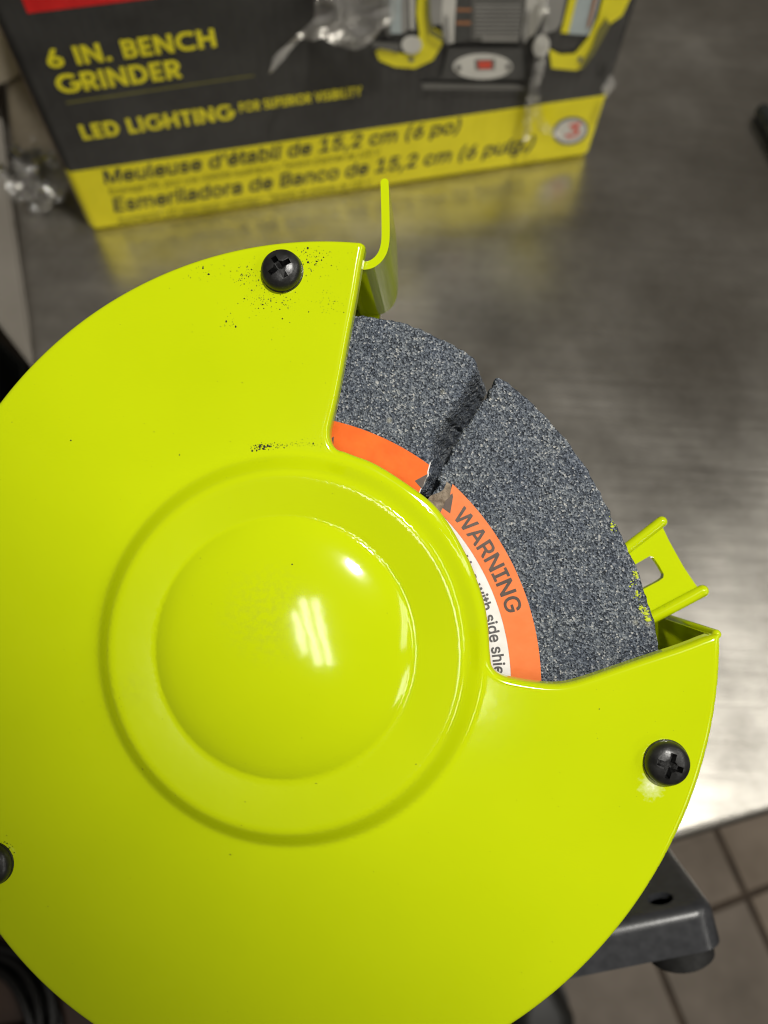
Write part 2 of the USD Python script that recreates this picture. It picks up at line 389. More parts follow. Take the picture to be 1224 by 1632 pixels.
# spark deflector: an L of sheet metal with a rounded tip
prof = uvs([(552, 419), (575, 417.5), (588, 415.5), (598, 409), (604.5, 399), (607.5, 386), (608.5, 365), (608, 335), (607, 305), (606.5, 290), (609, 284), (613.5, 282.5)], -5)
cent = spline(prof, 60)
thick = 1.75
T = np.gradient(cent, axis=0); T /= np.linalg.norm(T, axis=1)[:, None]; N = np.c_[T[:, 1], -T[:, 0]]
other = cent + N * thick
for k in range(len(cent)):      # the tip closes on itself
    pass
cent = spline(uvs([(552, 424.5), (575, 423), (590, 421), (601, 414), (609.5, 402), (613.5, 387), (614.5, 365), (614, 335), (613.2, 305), (612.8, 290)], -5), 60)
line = LineString(cent).buffer(0.92, cap_style='round', quad_segs=8)
defl = m3.Manifold.extrude(m3.CrossSection([ccw(np.array(line.exterior.coords)[:-1]).tolist()]), 35).translate([0, 0, -40])
# round the tab's free corners in the (v, w) direction
tip = uv(613, 283, -5)
vlow = uv(613, 414, -5)[1]
cut_poly = Polygon([(vlow, -41), (tip[1] + 1, -41), (tip[1] + 1, -4), (vlow, -4)]).buffer(0)
keep_poly = Polygon([(vlow - 20, -41.0), (tip[1], -41.0), (tip[1], -4.0), (vlow - 20, -4.0)]).buffer(-0.001)
kp = Polygon([(vlow - 20, -40.0), (tip[1] - 8, -40.0), (tip[1] - 2.3, -37.7), (tip[1], -32), (tip[1], -5.2), (vlow - 20, -5.2)])
kc = m3.Manifold.extrude(m3.CrossSection([ccw(np.array(kp.exterior.coords)[:-1]).tolist()]), 80)      # x = v, y = w, z = along u
kc = kc.transform(np.array([[0, 0, 1.0, -60], [1, 0, 0, 0], [0, 1, 0, 0]]))
defl = defl ^ kc
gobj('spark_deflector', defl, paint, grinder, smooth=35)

# tool rest bracket: a plate with a slot and two folded edges
TW = -27.0
plate = uvs([(985, 876), (1054, 832), (1057, 842), (1066, 861), (1077, 881), (1090, 904), (1102, 922), (1114, 939), (1042, 977), (1000, 985), (960, 950)], TW)
slot = uvs([(1010, 901), (1036, 886), (1041, 888), (1050, 901), (1058, 915), (1057, 921), (1050, 926), (1016, 944), (985, 940)], TW)
tr = prism(plate, TW - 2.4, TW) - prism(np.array(Polygon(slot).buffer(-0.5).buffer(0.5).exterior.coords)[:-1], TW - 9, TW + 9)
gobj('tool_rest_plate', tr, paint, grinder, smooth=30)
def fold(a, b, r, w):
    a, b = np.array([*uv(*a, w), w]), np.array([*uv(*b, w), w])
    t = np.linspace(0, 1, 8)[:, None]
    return join(tube(a + (b - a) * t, r, 12), ball(b, r * 0.99, 2), ball(a, r * 0.99, 2))
gobj('tool_rest_fold', fold((985, 885), (1054.5, 831.5), 1.35, TW + 0.5), paint, grinder, smooth=True)
gobj('tool_rest_fold', fold((1010, 1000), (1119.5, 942), 1.5, TW + 0.5), paint, grinder, smooth=True)
arm = uvs([(990, 905), (1030, 985), (960, 1010), (900, 960)], TW - 3)
gobj('tool_rest_arm', prism(arm, TW - 9, TW - 5), paint, grinder)

# ---- the broken wheel
WZ, WB = -11.0, -31.0
def frag(top, low, seed, amp=0.28):
    """A chunk of stone: top outline, a lower outline of its own (the break is oblique), rough all over."""
    P = Polygon(top); pts = ccw(resample(top, 0.45))
    poly = Polygon(pts)
    A, T, n = fill(poly, 0.8, rings=(0.35, 0.8), edge=0.45)
    d = shapely.distance(shapely.points(A), poly.exterior)
    zz = WZ - 0.45 * np.clip(1 - d / 0.8, 0, 1) ** 2 + amp * 0.55 * (meshkit.noise(np.c_[A * 1.6, A[:, :1] * 0], seed) - 0.5)
    lo = A[:n]
    # matching lower loop: displacement of each outline vertex by the nearest given offset
    off = low(lo)
    loops = []
    for s in np.linspace(0, 1, 26):
        L = lo + off * s
        c = L.mean(0); nrm = np.roll(L, -1, 0) - np.roll(L, 1, 0); nrm = np.c_[nrm[:, 1], -nrm[:, 0]]; nrm /= np.linalg.norm(nrm, axis=1)[:, None] + 1e-9
        k = min(1, s * 12)
        q = 1.2 * (meshkit.noise(np.c_[L * 1.3, np.full(n, s * 26)], seed + 5) - 0.5) + 0.9 * (meshkit.noise(np.c_[L * 2.6, np.full(n, s * 52)], seed + 6) - 0.5) + 0.15 * (meshkit.noise(np.c_[L * 0.45, np.full(n, s * 7)], seed + 9) - 0.5)
        loops.append(np.c_[L + nrm * (amp * 1.7 * q * k)[:, None], zz[:n] * (1 - s) + WB * s])
    V, Fc = strip(loops)
    bot = (np.c_[loops[-1][:, :2], loops[-1][:, 2]], None)
    return weld(join((np.c_[A, zz], T), (V, Fc)))
def jag(P, step, amp, seed):
    """A traced line roughened into a broken edge."""
    L = resample(P, step, closed=False)
    n = np.gradient(L, axis=0); n = np.c_[-n[:, 1], n[:, 0]]; n /= np.linalg.norm(n, axis=1)[:, None] + 1e-9
    q = meshkit.fbm(np.c_[L * 0.9, L[:, :1] * 0], 3, seed) - 0.5
    q[0] = q[-1] = 0
    return L + n * (q * amp)[:, None]
arcL = jag(uvs([(500, 512), (555, 502.5), (570, 503), (600, 505.5), (640, 514), (670, 525), (700, 538), (735, 556), (757, 572)], WZ), 0.5, 0.9, 1)
breakL = jag(uvs([(757, 572), (760, 582), (757, 594), (747, 611), (737, 628), (727, 646), (715, 663), (703, 679), (694, 696), (688, 716), (687, 737), (684, 746), (683, 756), (678, 768), (672, 781), (669, 786), (640, 800)], WZ), 0.4, 1.1, 2)
topL = np.vstack([arcL, breakL[1:], uvs([(560, 860), (470, 800), (440, 640)], WZ)])
breakLine = LineString(breakL)
shiftL = uv(783, 640, WB) - uv(740, 615, WZ)
def lowL(P):
    dd = shapely.distance(shapely.points(P), breakLine)
    v = np.clip((P[:, 1] - uv(690, 790, WZ)[1]) / (uv(757, 572, WZ)[1] - uv(690, 790, WZ)[1]), 0, 1)
    k = np.exp(-(dd / 0.6) ** 2) * np.interp(v, [0, 0.15, 0.5, 0.75, 0.93, 1.0], [1.35, 1.35, 1.25, 1.0, 0.75, 0.1])
    return k[:, None] * np.array([4.6, -1.2])
gobj('wheel_fragment', frag(topL, lowL, 11), stone, grinder, smooth=True, label='left half of the broken grey wheel with a sloping break')
breakR = jag(uvs([(640, 850), (684, 800), (686, 792), (692, 785), (699, 772), (700, 757), (707, 746), (715, 733), (720, 715), (729, 704), (738, 691), (746, 674), (756, 656), (767, 643), (777, 634), (785, 613), (793, 601)], WZ), 0.4, 1.5, 3)
arcR = jag(uvs([(793, 601), (800, 604), (825, 622), (850, 643), (876, 670), (900, 697), (922, 727), (943, 760), (962, 794), (980, 833), (997, 866), (1010, 893), (1022, 925), (1033, 955), (1042, 985), (1048, 1020), (1051, 1045), (1052, 1100)], WZ), 0.5, 0.9, 4)
topR = np.vstack([breakR, arcR[1:], uvs([(1040, 1160), (860, 1160), (740, 1120), (700, 1000)], WZ)])
def lowR(P): return np.zeros_like(P)
gobj('wheel_fragment', frag(topR, lowR, 23), stone, grinder, smooth=True, label='right half of the broken grey wheel rubbed with lime paint')
# lime paint rubbed onto the rim
crumbs = []
for (x, y, s, n) in [(984, 826, 9, 22), (977, 840, 7, 14), (990, 812, 5, 7), (1013, 918, 7, 14), (1009, 930, 5, 7), (1016, 948, 6, 16), (1026, 974, 8, 30), (1029, 980, 5, 12), (1022, 968, 4, 9), (1034, 988, 4, 7), (704, 523, 8, 12), (720, 541, 5, 7), (716, 532, 6, 7), (560, 520, 3, 2)]:
    for _ in range(int(n * 1.5)):
        q = uv(x + rng.normal(0, s * 0.55), y + rng.normal(0, s * 0.6), WZ)
        if not (Polygon(topL).contains(Point(*q)) or Polygon(topR).contains(Point(*q))): continue
        crumbs.append(ball((*q, WZ + 0.05), 0.105 * rng.lognormal(0, 0.55), 1, (rng.uniform(0.6, 1.6), rng.uniform(0.5, 1.2), 0.4)))
grit = []
for _ in range(150):      # loose grit along the break
    L = breakL if rng.random() < 0.5 else breakR
    b = L[int(rng.integers(3, len(L) - 3))] + rng.normal(0, 0.7, 2)
    if Polygon(topL).contains(Point(*b)) or Polygon(topR).contains(Point(*b)): grit.append(ball((*b, WZ + 0.02), 0.22 * rng.lognormal(0, 0.45), 1, (rng.uniform(0.7, 1.3), rng.uniform(0.7, 1.3), 0.8)))
gobj('loose_grit', join(*grit), stone, grinder, kind='stuff')
gobj('paint_crumbs', join(*crumbs), flat('lime_scrape', (0.50, 0.58, 0.02), 0.6), grinder, kind='stuff')

# ---- the wheel's paper label
LC = np.array([-38.9, -32.3])
LZ = WZ + 0.32
def polar_pt(r, ang): return LC + r * np.array([math.cos(ang), math.sin(ang)])
def ang_of(px, py): q = uv(px, py, WZ) - LC; return math.atan2(q[1], q[0])
def arc(r, a0, a1, n=60): a = np.linspace(a0, a1, n); return LC + r * np.c_[np.cos(a), np.sin(a)]
RO, RI = 61.7, 55.0
tearL = uvs([(687, 737), (684.5, 746), (683, 752), (683.5, 757), (679, 766), (676, 773), (672, 779), (669, 786)], WZ)
aL = math.atan2(*(tearL[0] - LC)[::-1]); aL2 = math.atan2(*(tearL[-2] - LC)[::-1])
aS = ang_of(470, 690)
def sheet(P, z, t=0.08): return prism(P, z - t, z)
ol = np.vstack([arc(RO, aS, aL), tearL[1:-1], arc(RI, aL2, aS)])
gobj('label_paper', sheet(ol, LZ), orange, grinder, label='orange label half on the left wheel fragment')
wl = np.vstack([arc(RI + 0.5, aS, aL2 + 0.002), tearL[-1:], arc(RI - 6, aL2 - 0.01, aS)])
gobj('label_border', sheet(wl, LZ - 0.09), white_paper, grinder)
tearR = uvs([(719, 774), (717.5, 785), (717, 792), (711, 797), (706, 808), (702, 814)], WZ)
aR, aR2 = math.atan2(*(tearR[0] - LC)[::-1]), math.atan2(*(tearR[-1] - LC)[::-1])
aE = ang_of(845, 1160)
orr = np.vstack([arc(RO, aE, aR), tearR[1:-1], arc(RI, aR2, aE)])
gobj('label_paper', sheet(orr, LZ), orange_l, grinder, label='orange label half with the word WARNING on the right fragment')
wr = np.vstack([arc(RI + 0.5, aE, aR2), arc(RI - 12, aR2 - 0.01, aE)])
gobj('label_border', sheet(wr, LZ - 0.09), white_paper, grinder)
bt_ = uvs([(712, 768), (719, 773), (718, 786), (718, 792), (711, 797), (705.5, 809), (702, 816), (690, 812), (680, 800), (687, 789), (700, 785), (708, 780)], WZ)
btA, btT, _ = fill(Polygon(jag(np.vstack([bt_, bt_[:1]]), 0.4, 0.5, 8)[:-1]).buffer(0), 0.5)
gobj('torn_paper', (np.c_[btA, LZ + 0.02 + 0.3 * meshkit.noise(np.c_[btA * 1.8, btA[:, :1] * 0], 4)], btT), torn, grinder, smooth=True)
def tri_mark(pts, parent=grinder):
    gobj('warning_mark', sheet(uvs(pts, WZ), LZ + 0.05, 0.04), ink, parent)
gobj('torn_edge', sheet(np.vstack([tearL, tearL[::-1] - [0.28, 0.1]]), LZ + 0.05, 0.05), white_paper, grinder)
tri_mark([(682.5, 755), (661, 766.5), (672.5, 779.5), (677, 771), (681.5, 762)])
tri_mark([(532.5, 696), (526, 700), (526, 705), (531.5, 708.5)])
tri_mark([(721, 786), (722, 792), (717.5, 818.5), (703, 808), (708, 799)])
def mesh_on_arc(text, r0, height, a0, a1, bold, m, name):
    """Lettering bent round the wheel's centre, reading clockwise with its feet inwards; it ends exactly at a1."""
    t = meshkit.text_mesh(text, height, 0.04, bold)
    t = t.subdivide_to_size(height * 0.25)
    V = np.array(t.vertices); x0, x1 = V[:, 0].min(), V[:, 0].max()
    a = a0 + (a1 - a0) * (V[:, 0] - x0) / (x1 - x0); r = r0 + V[:, 1]
    W_ = np.c_[LC[0] + r * np.cos(a), LC[1] + r * np.sin(a), LZ + 0.03 + V[:, 2]]
    gobj(name, (W_, np.array(t.faces)), m, grinder)
mesh_on_arc('WARNING', 56.45, 3.55, ang_of(726, 819), ang_of(829, 972), True, ink, 'warning_lettering')
aw, asz = ang_of(760, 926), ang_of(791, 1076)
per = (asz - aw) / 12.75
mesh_on_arc('Use with side shields', 51.3, 2.5, aw - per * 3.6, asz + per * 2.5, True, ink_grey, 'small_lettering')

# ---- screws
def screw(px, py, turn, dust_in=False):
    x, y = uv(px, py, 2)
    r, h = 4.55, 3.0
    pr = [[0, -0.4], [r * 0.985, -0.4], [r, 0.6], [r * 0.985, 1.15], [r * 0.93, 1.75], [r * 0.80, 2.35], [r * 0.6, 2.75], [r * 0.35, 2.95], [0, 3.02]]
    head = trimesh.creation.revolve(np.array(pr), sections=56)
    body = m3.Manifold(m3.Mesh(np.asarray(head.vertices, np.float32), np.asarray(head.faces, np.uint32)))
    if body.is_empty():
        cs = m3.CrossSection([ccw(np.array(pr + [[0, -0.4]])[:-1]).tolist()]); body = m3.Manifold.revolve(cs, 56)
    c = []
    for k in range(2):
        b = m3.Manifold.extrude(m3.CrossSection([[[-2.25, -0.55], [2.25, -0.55], [2.25, 0.55], [-2.25, 0.55]]]), 3.0, 6, 0.0, (1.25, 1.15)).translate([0, 0, 0.6])
        c.append(b.rotate([0, 0, 90 * k]))
    core = m3.Manifold.cylinder(3.0, 0.7, 1.5, 20).translate([0, 0, 0.5])
    body = body - (c[0] + c[1] + core)
    body = body.rotate([0, 0, turn]).translate([x, y, 0.25])
    washer = m3.Manifold.cylinder(0.5, r * 1.04, r * 1.02, 56).translate([x, y, -0.1])
    gobj('screw', body + washer, black_screw, grinder, smooth=32)
screw(447, 428, 32); screw(1066, 1219, 72); screw(-19, 1382, 10)

# ---- grinding dust on the paint: crumbs around the upper screw and along the ring's foot
specks = []
def speck(px, py, s):
    q = uv(px, py, 0); r = math.hypot(*(q - C0)); h = float(cover_height(q[None])[0])
    if not cover_poly.buffer(-1.5).contains(Point(*q)): return
    specks.append(ball((*q, h + s * 0.15), s, 1, (rng.uniform(0.6, 1.4), rng.uniform(0.6, 1.4), 0.6)))
for (x, y, sx, sy, n, s) in [(500, 410, 14, 10, 34, .17), (490, 402, 14, 8, 18, .2), (520, 420, 22, 18, 26, .1), (400, 445, 14, 14, 40, .13), (415, 470, 12, 14, 40, .13), (425, 485, 6, 8, 16, .17), (388, 440, 5, 4, 12, .18), (372, 430, 30, 14, 30, .10), (525, 480, 14, 12, 40, .09), (455, 480, 8, 6, 18, .15), (330, 440, 26, 8, 22, .11), (318, 421, 6, 3, 9, .19), (365, 515, 7, 4, 12, .15), (435, 470, 70, 60, 90, .07), (425, 712, 12, 2.5, 44, .16), (450, 709, 16, 2.0, 34, .11), (480, 708, 22, 2.5, 30, .10), (500, 700, 20, 6, 12, .08), (410, 714, 4, 2, 14, .19), (8, 1348, 8, 8, 26, .16), (18, 1356, 5, 6, 10, .2),
                           (500, 1280, 330, 190, 55, .06), (800, 1400, 220, 130, 30, .06), (200, 650, 160, 130, 55, .06), (450, 1000, 230, 220, 60, .06), (180, 1100, 60, 60, 30, .07), (1000, 1150, 80, 60, 22, .06)]:
    for _ in range(int(n * (1.35 if y < 720 else 1.0))):
        speck(rng.normal(x, sx), rng.normal(y, sy), s * 0.50 * rng.lognormal(0, 0.45))
for (x, y, s) in [(113, 702, .25), (286, 725, .22), (475, 898, .22), (367, 1362, .2), (664, 1208, .24), (508, 1240, .2), (232, 1222, .2), (548, 498, .2), (492, 497, .24), (450, 508, .22), (446, 493, .2), (386, 610, .18), (955, 1130, .2)]:
    speck(x, y, s * 0.62)
gobj('grinding_dust', join(*specks), dust, grinder, kind='stuff')

# ---- base with side flange, hole and rubber foot
bc = uv(1141, 1470, -100)
ef = np.array([math.cos(math.radians(13.6)), math.sin(math.radians(13.6))]); eu = np.array([-ef[1], ef[0]])
def bpt(x, y): return bc + ef * x + eu * y
bz0, bz1 = -236.0, -100.0
HB = 14.5
cs = m3.CrossSection([[[-168, bz0], [0, bz0], [0, bz1], [-168, bz1]]]).offset(-7, m3.JoinType.Miter).offset(7, m3.JoinType.Round, 2, 40)
slabs = []
for i, (dz, ins) in enumerate([(0, 0), (HB - 4.2, 0), (HB - 2.6, 0.35), (HB - 1.3, 1.1), (HB - 0.4, 2.3), (HB, 4.0)]):
    P = np.array(cs.offset(-ins, m3.JoinType.Round, 2, 40).to_polygons()[0]) if ins else np.array(cs.to_polygons()[0])
    slabs.append(resample(ccw(P), 0) if False else P)
hullparts = [m3.Manifold.extrude(m3.CrossSection([ccw(P).tolist()]), 0.02).translate([0, 0, dz - 0.02]) for P, (dz, _) in zip(slabs, [(0.02, 0), (HB - 4.2, 0), (HB - 2.6, 0), (HB - 1.3, 0), (HB - 0.4, 0), (HB, 0)])]
shell = hullparts[0]
shell = m3.Manifold.batch_hull(hullparts)
shell = shell - m3.Manifold.extrude(cs.offset(-2.0, m3.JoinType.Round, 2, 40), HB - 2.0).translate([0, 0, -0.1])
# local (x, depth, up) -> grinder (u, v, w)
BM = np.array([[ef[0], 0, eu[0], bc[0] + ef[0] * 1.2 - eu[0] * 8.4], [ef[1], 0, eu[1], bc[1] + ef[1] * 1.2 - eu[1] * 8.4], [0, 1, 0, 0]])
BMi = BM.copy()
def to_base(px, py, level):
    """The point of the base's own frame at the given level that the photo shows at (px, py)."""
    d = np.array([(px - CX) / F, (py - CY) / F, 1.0]); D = np.array([d.dot(_u), d.dot(_v), -d.dot(_a)])      # direction in u, v, w; the camera sits at w = D0
    O = np.array([0, 0, D0]); Rm = BM[:, :3]
    o = np.linalg.solve(Rm, O - BM[:, 3]); dd = np.linalg.solve(Rm, D)
    s = (level - o[2]) / dd[2]; return (o + dd * s)[:2]
h1, h2 = to_base(1036, 1434, HB), to_base(1062, 1430, HB)
hole = m3.CrossSection.circle(4.4, 40).translate(to_base(1052, 1432, HB).tolist())
shell = shell - m3.Manifold.extrude(hole, 30).translate([0, 0, -5])
bottom = m3.Manifold.extrude(cs.offset(-3.0, m3.JoinType.Round, 2, 40), 1.2).translate([0, 0, 0.6]).transform(BM)
shell = shell.transform(BM)
gobj('base', shell, base_paint, grinder, smooth=35)
gobj('base_bottom', bottom, rubber, grinder)
def foot(x, y):
    f_ = m3.Manifold.cylinder(7.5, 10.9, 11.6, 48) + m3.Manifold.cylinder(1.0, 9.6, 10.3, 48).translate([0, 0, -1.0])
    f_ = f_.translate([x, y, -6.3]).transform(BM)
    gobj('rubber_foot', f_, rubber, grinder, smooth=40)
FX, FY = -12.5, bz1 - 12.2
for (x, y) in [(FX, FY), (-155, FY), (FX, bz0 + 12), (-155, bz0 + 12)]: foot(x, y)
# ---- motor, shaft side and the other guard below (mostly hidden)
mot = m3.Manifold.cylinder(168, 58, 58, 64).translate([C0[0], C0[1], -240])
gobj('motor_housing', mot + m3.Manifold.cylinder(200, 20, 20, 40).translate([C0[0], C0[1], -262]), motor_grey, grinder, smooth=40)
ped = prism(np.array([bpt(-140, 6), bpt(-40, 6), C0 + np.array([38, -20]), C0 + np.array([-50, -20])]), -200, -130)
gobj('motor_pedestal', ped, base_paint, grinder)
og = m3.Manifold.cylinder(36, 87, 87, 96).translate([OC[0], OC[1], -288]) - prism(np.array([C0 + [6, 40], C0 + [20, 95], C0 + [130, 95], C0 + [130, 20], C0 + [44, -4]]), -300, -240)
gobj('far_guard', og, paint, grinder, smooth=40)
gobj('far_wheel', m3.Manifold.cylinder(20, 74, 74, 96).translate([C0[0], C0[1], -281]), stone, grinder, smooth=40)
# ------------------------------------------------------------------ the setting: steel table, tiled floor
TYAW = math.radians(17.4)
ex, ey = np.array([math.cos(TYAW), math.sin(TYAW), 0]), np.array([-math.sin(TYAW), math.cos(TYAW), 0])
fe = on_level(1137, 1326, 0)                       # a point of the front edge
le = on_level(34, 437, 0)                          # a point of the left edge
tc = np.linalg.solve(np.array([ex[:2], ey[:2]]).T, np.zeros(2))
ty0 = fe.dot(ey); tx0 = le.dot(ex)                 # table axes: x >= tx0, y >= ty0
def tpt(x, y, z=0.0): return ex * x + ey * y + np.array([0, 0, z])
steel = mat('brushed_steel', {
    'g': ('geometry', {}),
    'rot': ('mapping', {'mapping_type': 'point', 'rotation': (0, 0, -TYAW), 'scale': (7.0, 150.0, 1.0)}),
    'n': ('noise_texture', {'scale': 1.0, 'detail': 4, 'roughness': 0.6}),
    'n2': ('noise_texture', {'scale': 11.0, 'detail': 5, 'roughness': 0.6}),
    'rot3': ('mapping', {'mapping_type': 'point', 'rotation': (0, 0, -TYAW + 0.25), 'scale': (16.0, 130.0, 1.0)}),
    'n3': ('noise_texture', {'scale': 1.0, 'detail': 3, 'roughness': 0.55}),
    'mp': ('mapping', {'mapping_type': 'point', 'rotation': (0, 0, -TYAW), 'scale': (4.0, 1.0, 1.0)}),
    'v': ('voronoi_texture', {'scale': 26.0, 'randomness': 1.0}),
    'vr': ('map_range', {'clamp': True, 'from_min': 0.02, 'from_max': 0.07, 'to_min': 0.25, 'to_max': 0.0}),
    'vs': ('separate_color', {}), 'vg': ('math', {'math_type': 'greater_than', 'value2': 0.86}), 'vm': ('math', {'math_type': 'multiply'}),
    'r': ('rgb_ramp', {'ramp': [(0.25, (0.53, 0.505, 0.455)), (0.75, (0.66, 0.632, 0.58))]}),
    'st': ('rgb_ramp', {'ramp': [(0.3, (0.99, 0.99, 0.99)), (0.5, (1.05, 1.05, 1.05)), (0.72, (1.12, 1.12, 1.11))]}), 'ms': ('mix', {'mix_type': 'multiply', 'fac': 1.0}),
    'mx': ('mix', {'mix_type': 'mix', 'color2': (0.72, 0.67, 0.60)}),
    'rr': ('map_range', {'clamp': True, 'from_min': 0.3, 'from_max': 0.7, 'to_min': 0.23, 'to_max': 0.34}),
    'sm': ('math', {'math_type': 'add'}),
    'b': ('bump', {'strength': 0.24, 'distance': 0.0006}),
    'p': ('principled_bsdf', {'metallic': 1.0, 'anisotropic': 0.35}),
}, [('g.position', 'rot.vector'), ('rot.vector', 'n.vector'), ('g.position', 'n2.vector'), ('g.position', 'rot3.vector'), ('rot3.vector', 'n3.vector'),
    ('n3.fac', 'sm.value1'), ('n.fac', 'sm.value2'), ('sm.value', 'b.height'), ('n2.fac', 'r.fac'), ('g.position', 'v.vector'), ('v.distance', 'vr.value'),
    ('v.color', 'vs.color'), ('vs.r', 'vg.value1'), ('vg.value', 'vm.value1'), ('vr.result', 'vm.value2'), ('vm.value', 'mx.fac'),
    ('n3.fac', 'st.fac'), ('r.color', 'ms.color1'), ('st.color', 'ms.color2'), ('ms.color', 'mx.color1'), ('mx.color', 'p.base_color'), ('n2.fac', 'rr.value'), ('rr.result', 'p.roughness'), ('b.normal', 'p.normal')])
def oriented(M, o=np.zeros(3)):
    """A solid in table axes put into the world."""
    return M.transform(np.c_[ex, ey, np.array([0, 0, 1.0]), o])
TM = np.eye(4); TM[0, :3] = ex; TM[1, :3] = ey
table = thing('steel_table', 'brushed stainless steel worktable under the grinder and the carton', 'table', TM)
def rounded_slab(x0, y0, x1, y1, z0, z1, r, n=5):
    parts = []
    for k in range(n + 1):
        t = k / n * math.pi / 2; ins = r * (1 - math.sin(t)); z = z1 - r + r * math.sin(t) if False else z1 - r * (1 - math.sin(t))
        i = r * (1 - math.cos(t))
        parts.append(m3.Manifold.cube([x1 - x0 - 2 * i, y1 - y0 - 2 * i, 1e-5]).translate([x0 + i, y0 + i, z1 - r + r * math.sin(t) - 1e-5]))
    parts.append(m3.Manifold.cube([x1 - x0, y1 - y0, 1e-5]).translate([x0, y0, z0]))
    return m3.Manifold.batch_hull(parts)
obj('table_top', rounded_slab(tx0, ty0, tx0 + 1.7, ty0 + 0.95, -0.045, 0.0, 0.007), steel, table, smooth=35)
for (x, y) in [(tx0 + 0.05, ty0 + 0.06), (tx0 + 1.62, ty0 + 0.06), (tx0 + 0.05, ty0 + 0.88), (tx0 + 1.62, ty0 + 0.88)]:
    obj('leg', m3.Manifold.cylinder(0.855, 0.02, 0.02, 20).translate([x, y, -0.90]), steel, table, smooth=40)

FLOOR = -0.90
grout = noise_mix('dark_grout', (0.030, 0.020, 0.013), (0.060, 0.042, 0.028), 30, 0.9)
obj('floor', m3.Manifold.cube([6, 6, 0.02]).translate([-3, -3, FLOOR - 0.026]), grout, None)
fl = stage.GetPrimAtPath('/World/floor'); tag(fl, 'dirty square tiled floor below the table edge', 'floor', kind='structure')
tiles = [noise_mix('floor_tile_%s' % n, c1, c2, 14, 0.55, 0.3, 0.7, detail=6, bump=0.12, bscale=220, bdist=0.0006, spec=0.35)
         for n, c1, c2 in (('plain', (0.105, 0.081, 0.058), (0.180, 0.143, 0.108)), ('worn', (0.12, 0.090, 0.062), (0.200, 0.158, 0.118)), ('dull', (0.098, 0.078, 0.058), (0.165, 0.134, 0.105)))]
PITCH, JOINT = 0.176, 0.009
ga = math.radians(21.0); gx, gy = np.array([math.cos(ga), math.sin(ga)]), np.array([-math.sin(ga), math.cos(ga)])
g1 = on_level(1201, 1446, FLOOR)[:2] * 0; cross_pt = on_level(1190, 1428, FLOOR)[:2]
shapes_ = rounded_slab(-PITCH / 2 + JOINT / 2, -PITCH / 2 + JOINT / 2, PITCH / 2 - JOINT / 2, PITCH / 2 - JOINT / 2, -0.006, 0, 0.0025, 3)
for i in range(-5, 5):
    for j in range(-4, 5):
        c = cross_pt + gx * (i + 0.5) * PITCH + gy * (j + 0.5) * PITCH
        R_ = np.c_[[*gx, 0], [*gy, 0], [0, 0, 1.0], [c[0], c[1], FLOOR + rng.uniform(-0.0006, 0.0006)]]
        obj('tile', shapes_.transform(R_), tiles[int(rng.integers(3))], fl)

# ------------------------------------------------------------------ the carton
bl, br = on_level(146, 371, 0), on_level(938, 250, 0)
bx = (br - bl) / np.linalg.norm(br - bl); BW = float(np.linalg.norm(br - bl)); bn = np.array([bx[1], -bx[0], 0])      # bn: out of the printed face
BH, BD = 0.245, 0.225
XM = np.eye(4); XM[0, :3] = bx; XM[1, :3] = [0, 0, 1]; XM[2, :3] = bn; XM[3, :3] = bl
# carton frame: x along the face, y up, z out of the face
carton = thing('grinder_carton', 'black and yellow printed cardboard carton standing behind the grinder', 'cardboard box', XM)
def face(px, py):
    d = ray(px, py); s = (bl - CAM).dot(bn) / d.dot(bn); X = CAM + d * s - bl
    return np.array([X.dot(bx), X[2]])
card = lambda name, c, **k: noise_mix(name, tuple(x * 0.85 for x in c), tuple(min(1, x * 1.1) for x in c), 25, 0.42, spec=0.45, detail=6, **k)
def corr(name, c1, c2, rough=0.40):
    """Printed corrugated board: faint upright flutes and scuffs."""
    return mat(name, {
        'g': ('geometry', {}), 'm': ('mapping', {'mapping_type': 'point', 'rotation': (0, 0, -math.atan2(bx[1], bx[0])), 'scale': (1, 1, 0.02)}),
        'w': ('wave_texture', {'wave_type': 'bands', 'bands_direction': 'x', 'profile': 'sine', 'scale': 48.0, 'distortion': 0.6, 'detail': 2}),
        'n': ('noise_texture', {'scale': 30, 'detail': 6, 'roughness': 0.65}), 'r': ('rgb_ramp', {'ramp': [(0.3, c1), (0.62, c2)]}),
        'sc': ('noise_texture', {'scale': 75, 'detail': 5, 'roughness': 0.75}), 'sr': ('map_range', {'clamp': True, 'from_min': 0.66, 'from_max': 0.8, 'to_min': 0.0, 'to_max': 0.22}),
        'mx': ('mix', {'mix_type': 'mix', 'color2': (0.33, 0.31, 0.28)}),
        'b': ('bump', {'strength': 0.14, 'distance': 0.0005}), 'p': ('principled_bsdf', {'roughness': rough, 'specular_ior_level': 0.3})},
        [('g.position', 'm.vector'), ('m.vector', 'w.vector'), ('w.fac', 'b.height'), ('b.normal', 'p.normal'), ('g.position', 'n.vector'), ('n.fac', 'r.fac'),
         ('g.position', 'sc.vector'), ('sc.fac', 'sr.value'), ('sr.result', 'mx.fac'), ('r.color', 'mx.color1'), ('mx.color', 'p.base_color')])
blackp = corr('black_print', (0.026, 0.025, 0.024), (0.042, 0.041, 0.039))
yellowp = corr('yellow_print', (0.70, 0.62, 0.003), (0.80, 0.71, 0.010))
redp = corr('red_print', (0.55, 0.010, 0.010), (0.68, 0.016, 0.016))
kraft = noise_mix('lit_bare_card', (0.20, 0.15, 0.10), (0.32, 0.25, 0.18), 200, 0.85)
pc = lambda n, c: flat('print_' + n, c, 0.45)
P_lime, P_dull, P_dark = pc('lime', (0.74, 0.66, 0.01)), pc('dull_lime', (0.16, 0.15, 0.03)), pc('dark', (0.028, 0.028, 0.022))
P_darksoft = pc('olive', (0.20, 0.18, 0.006))
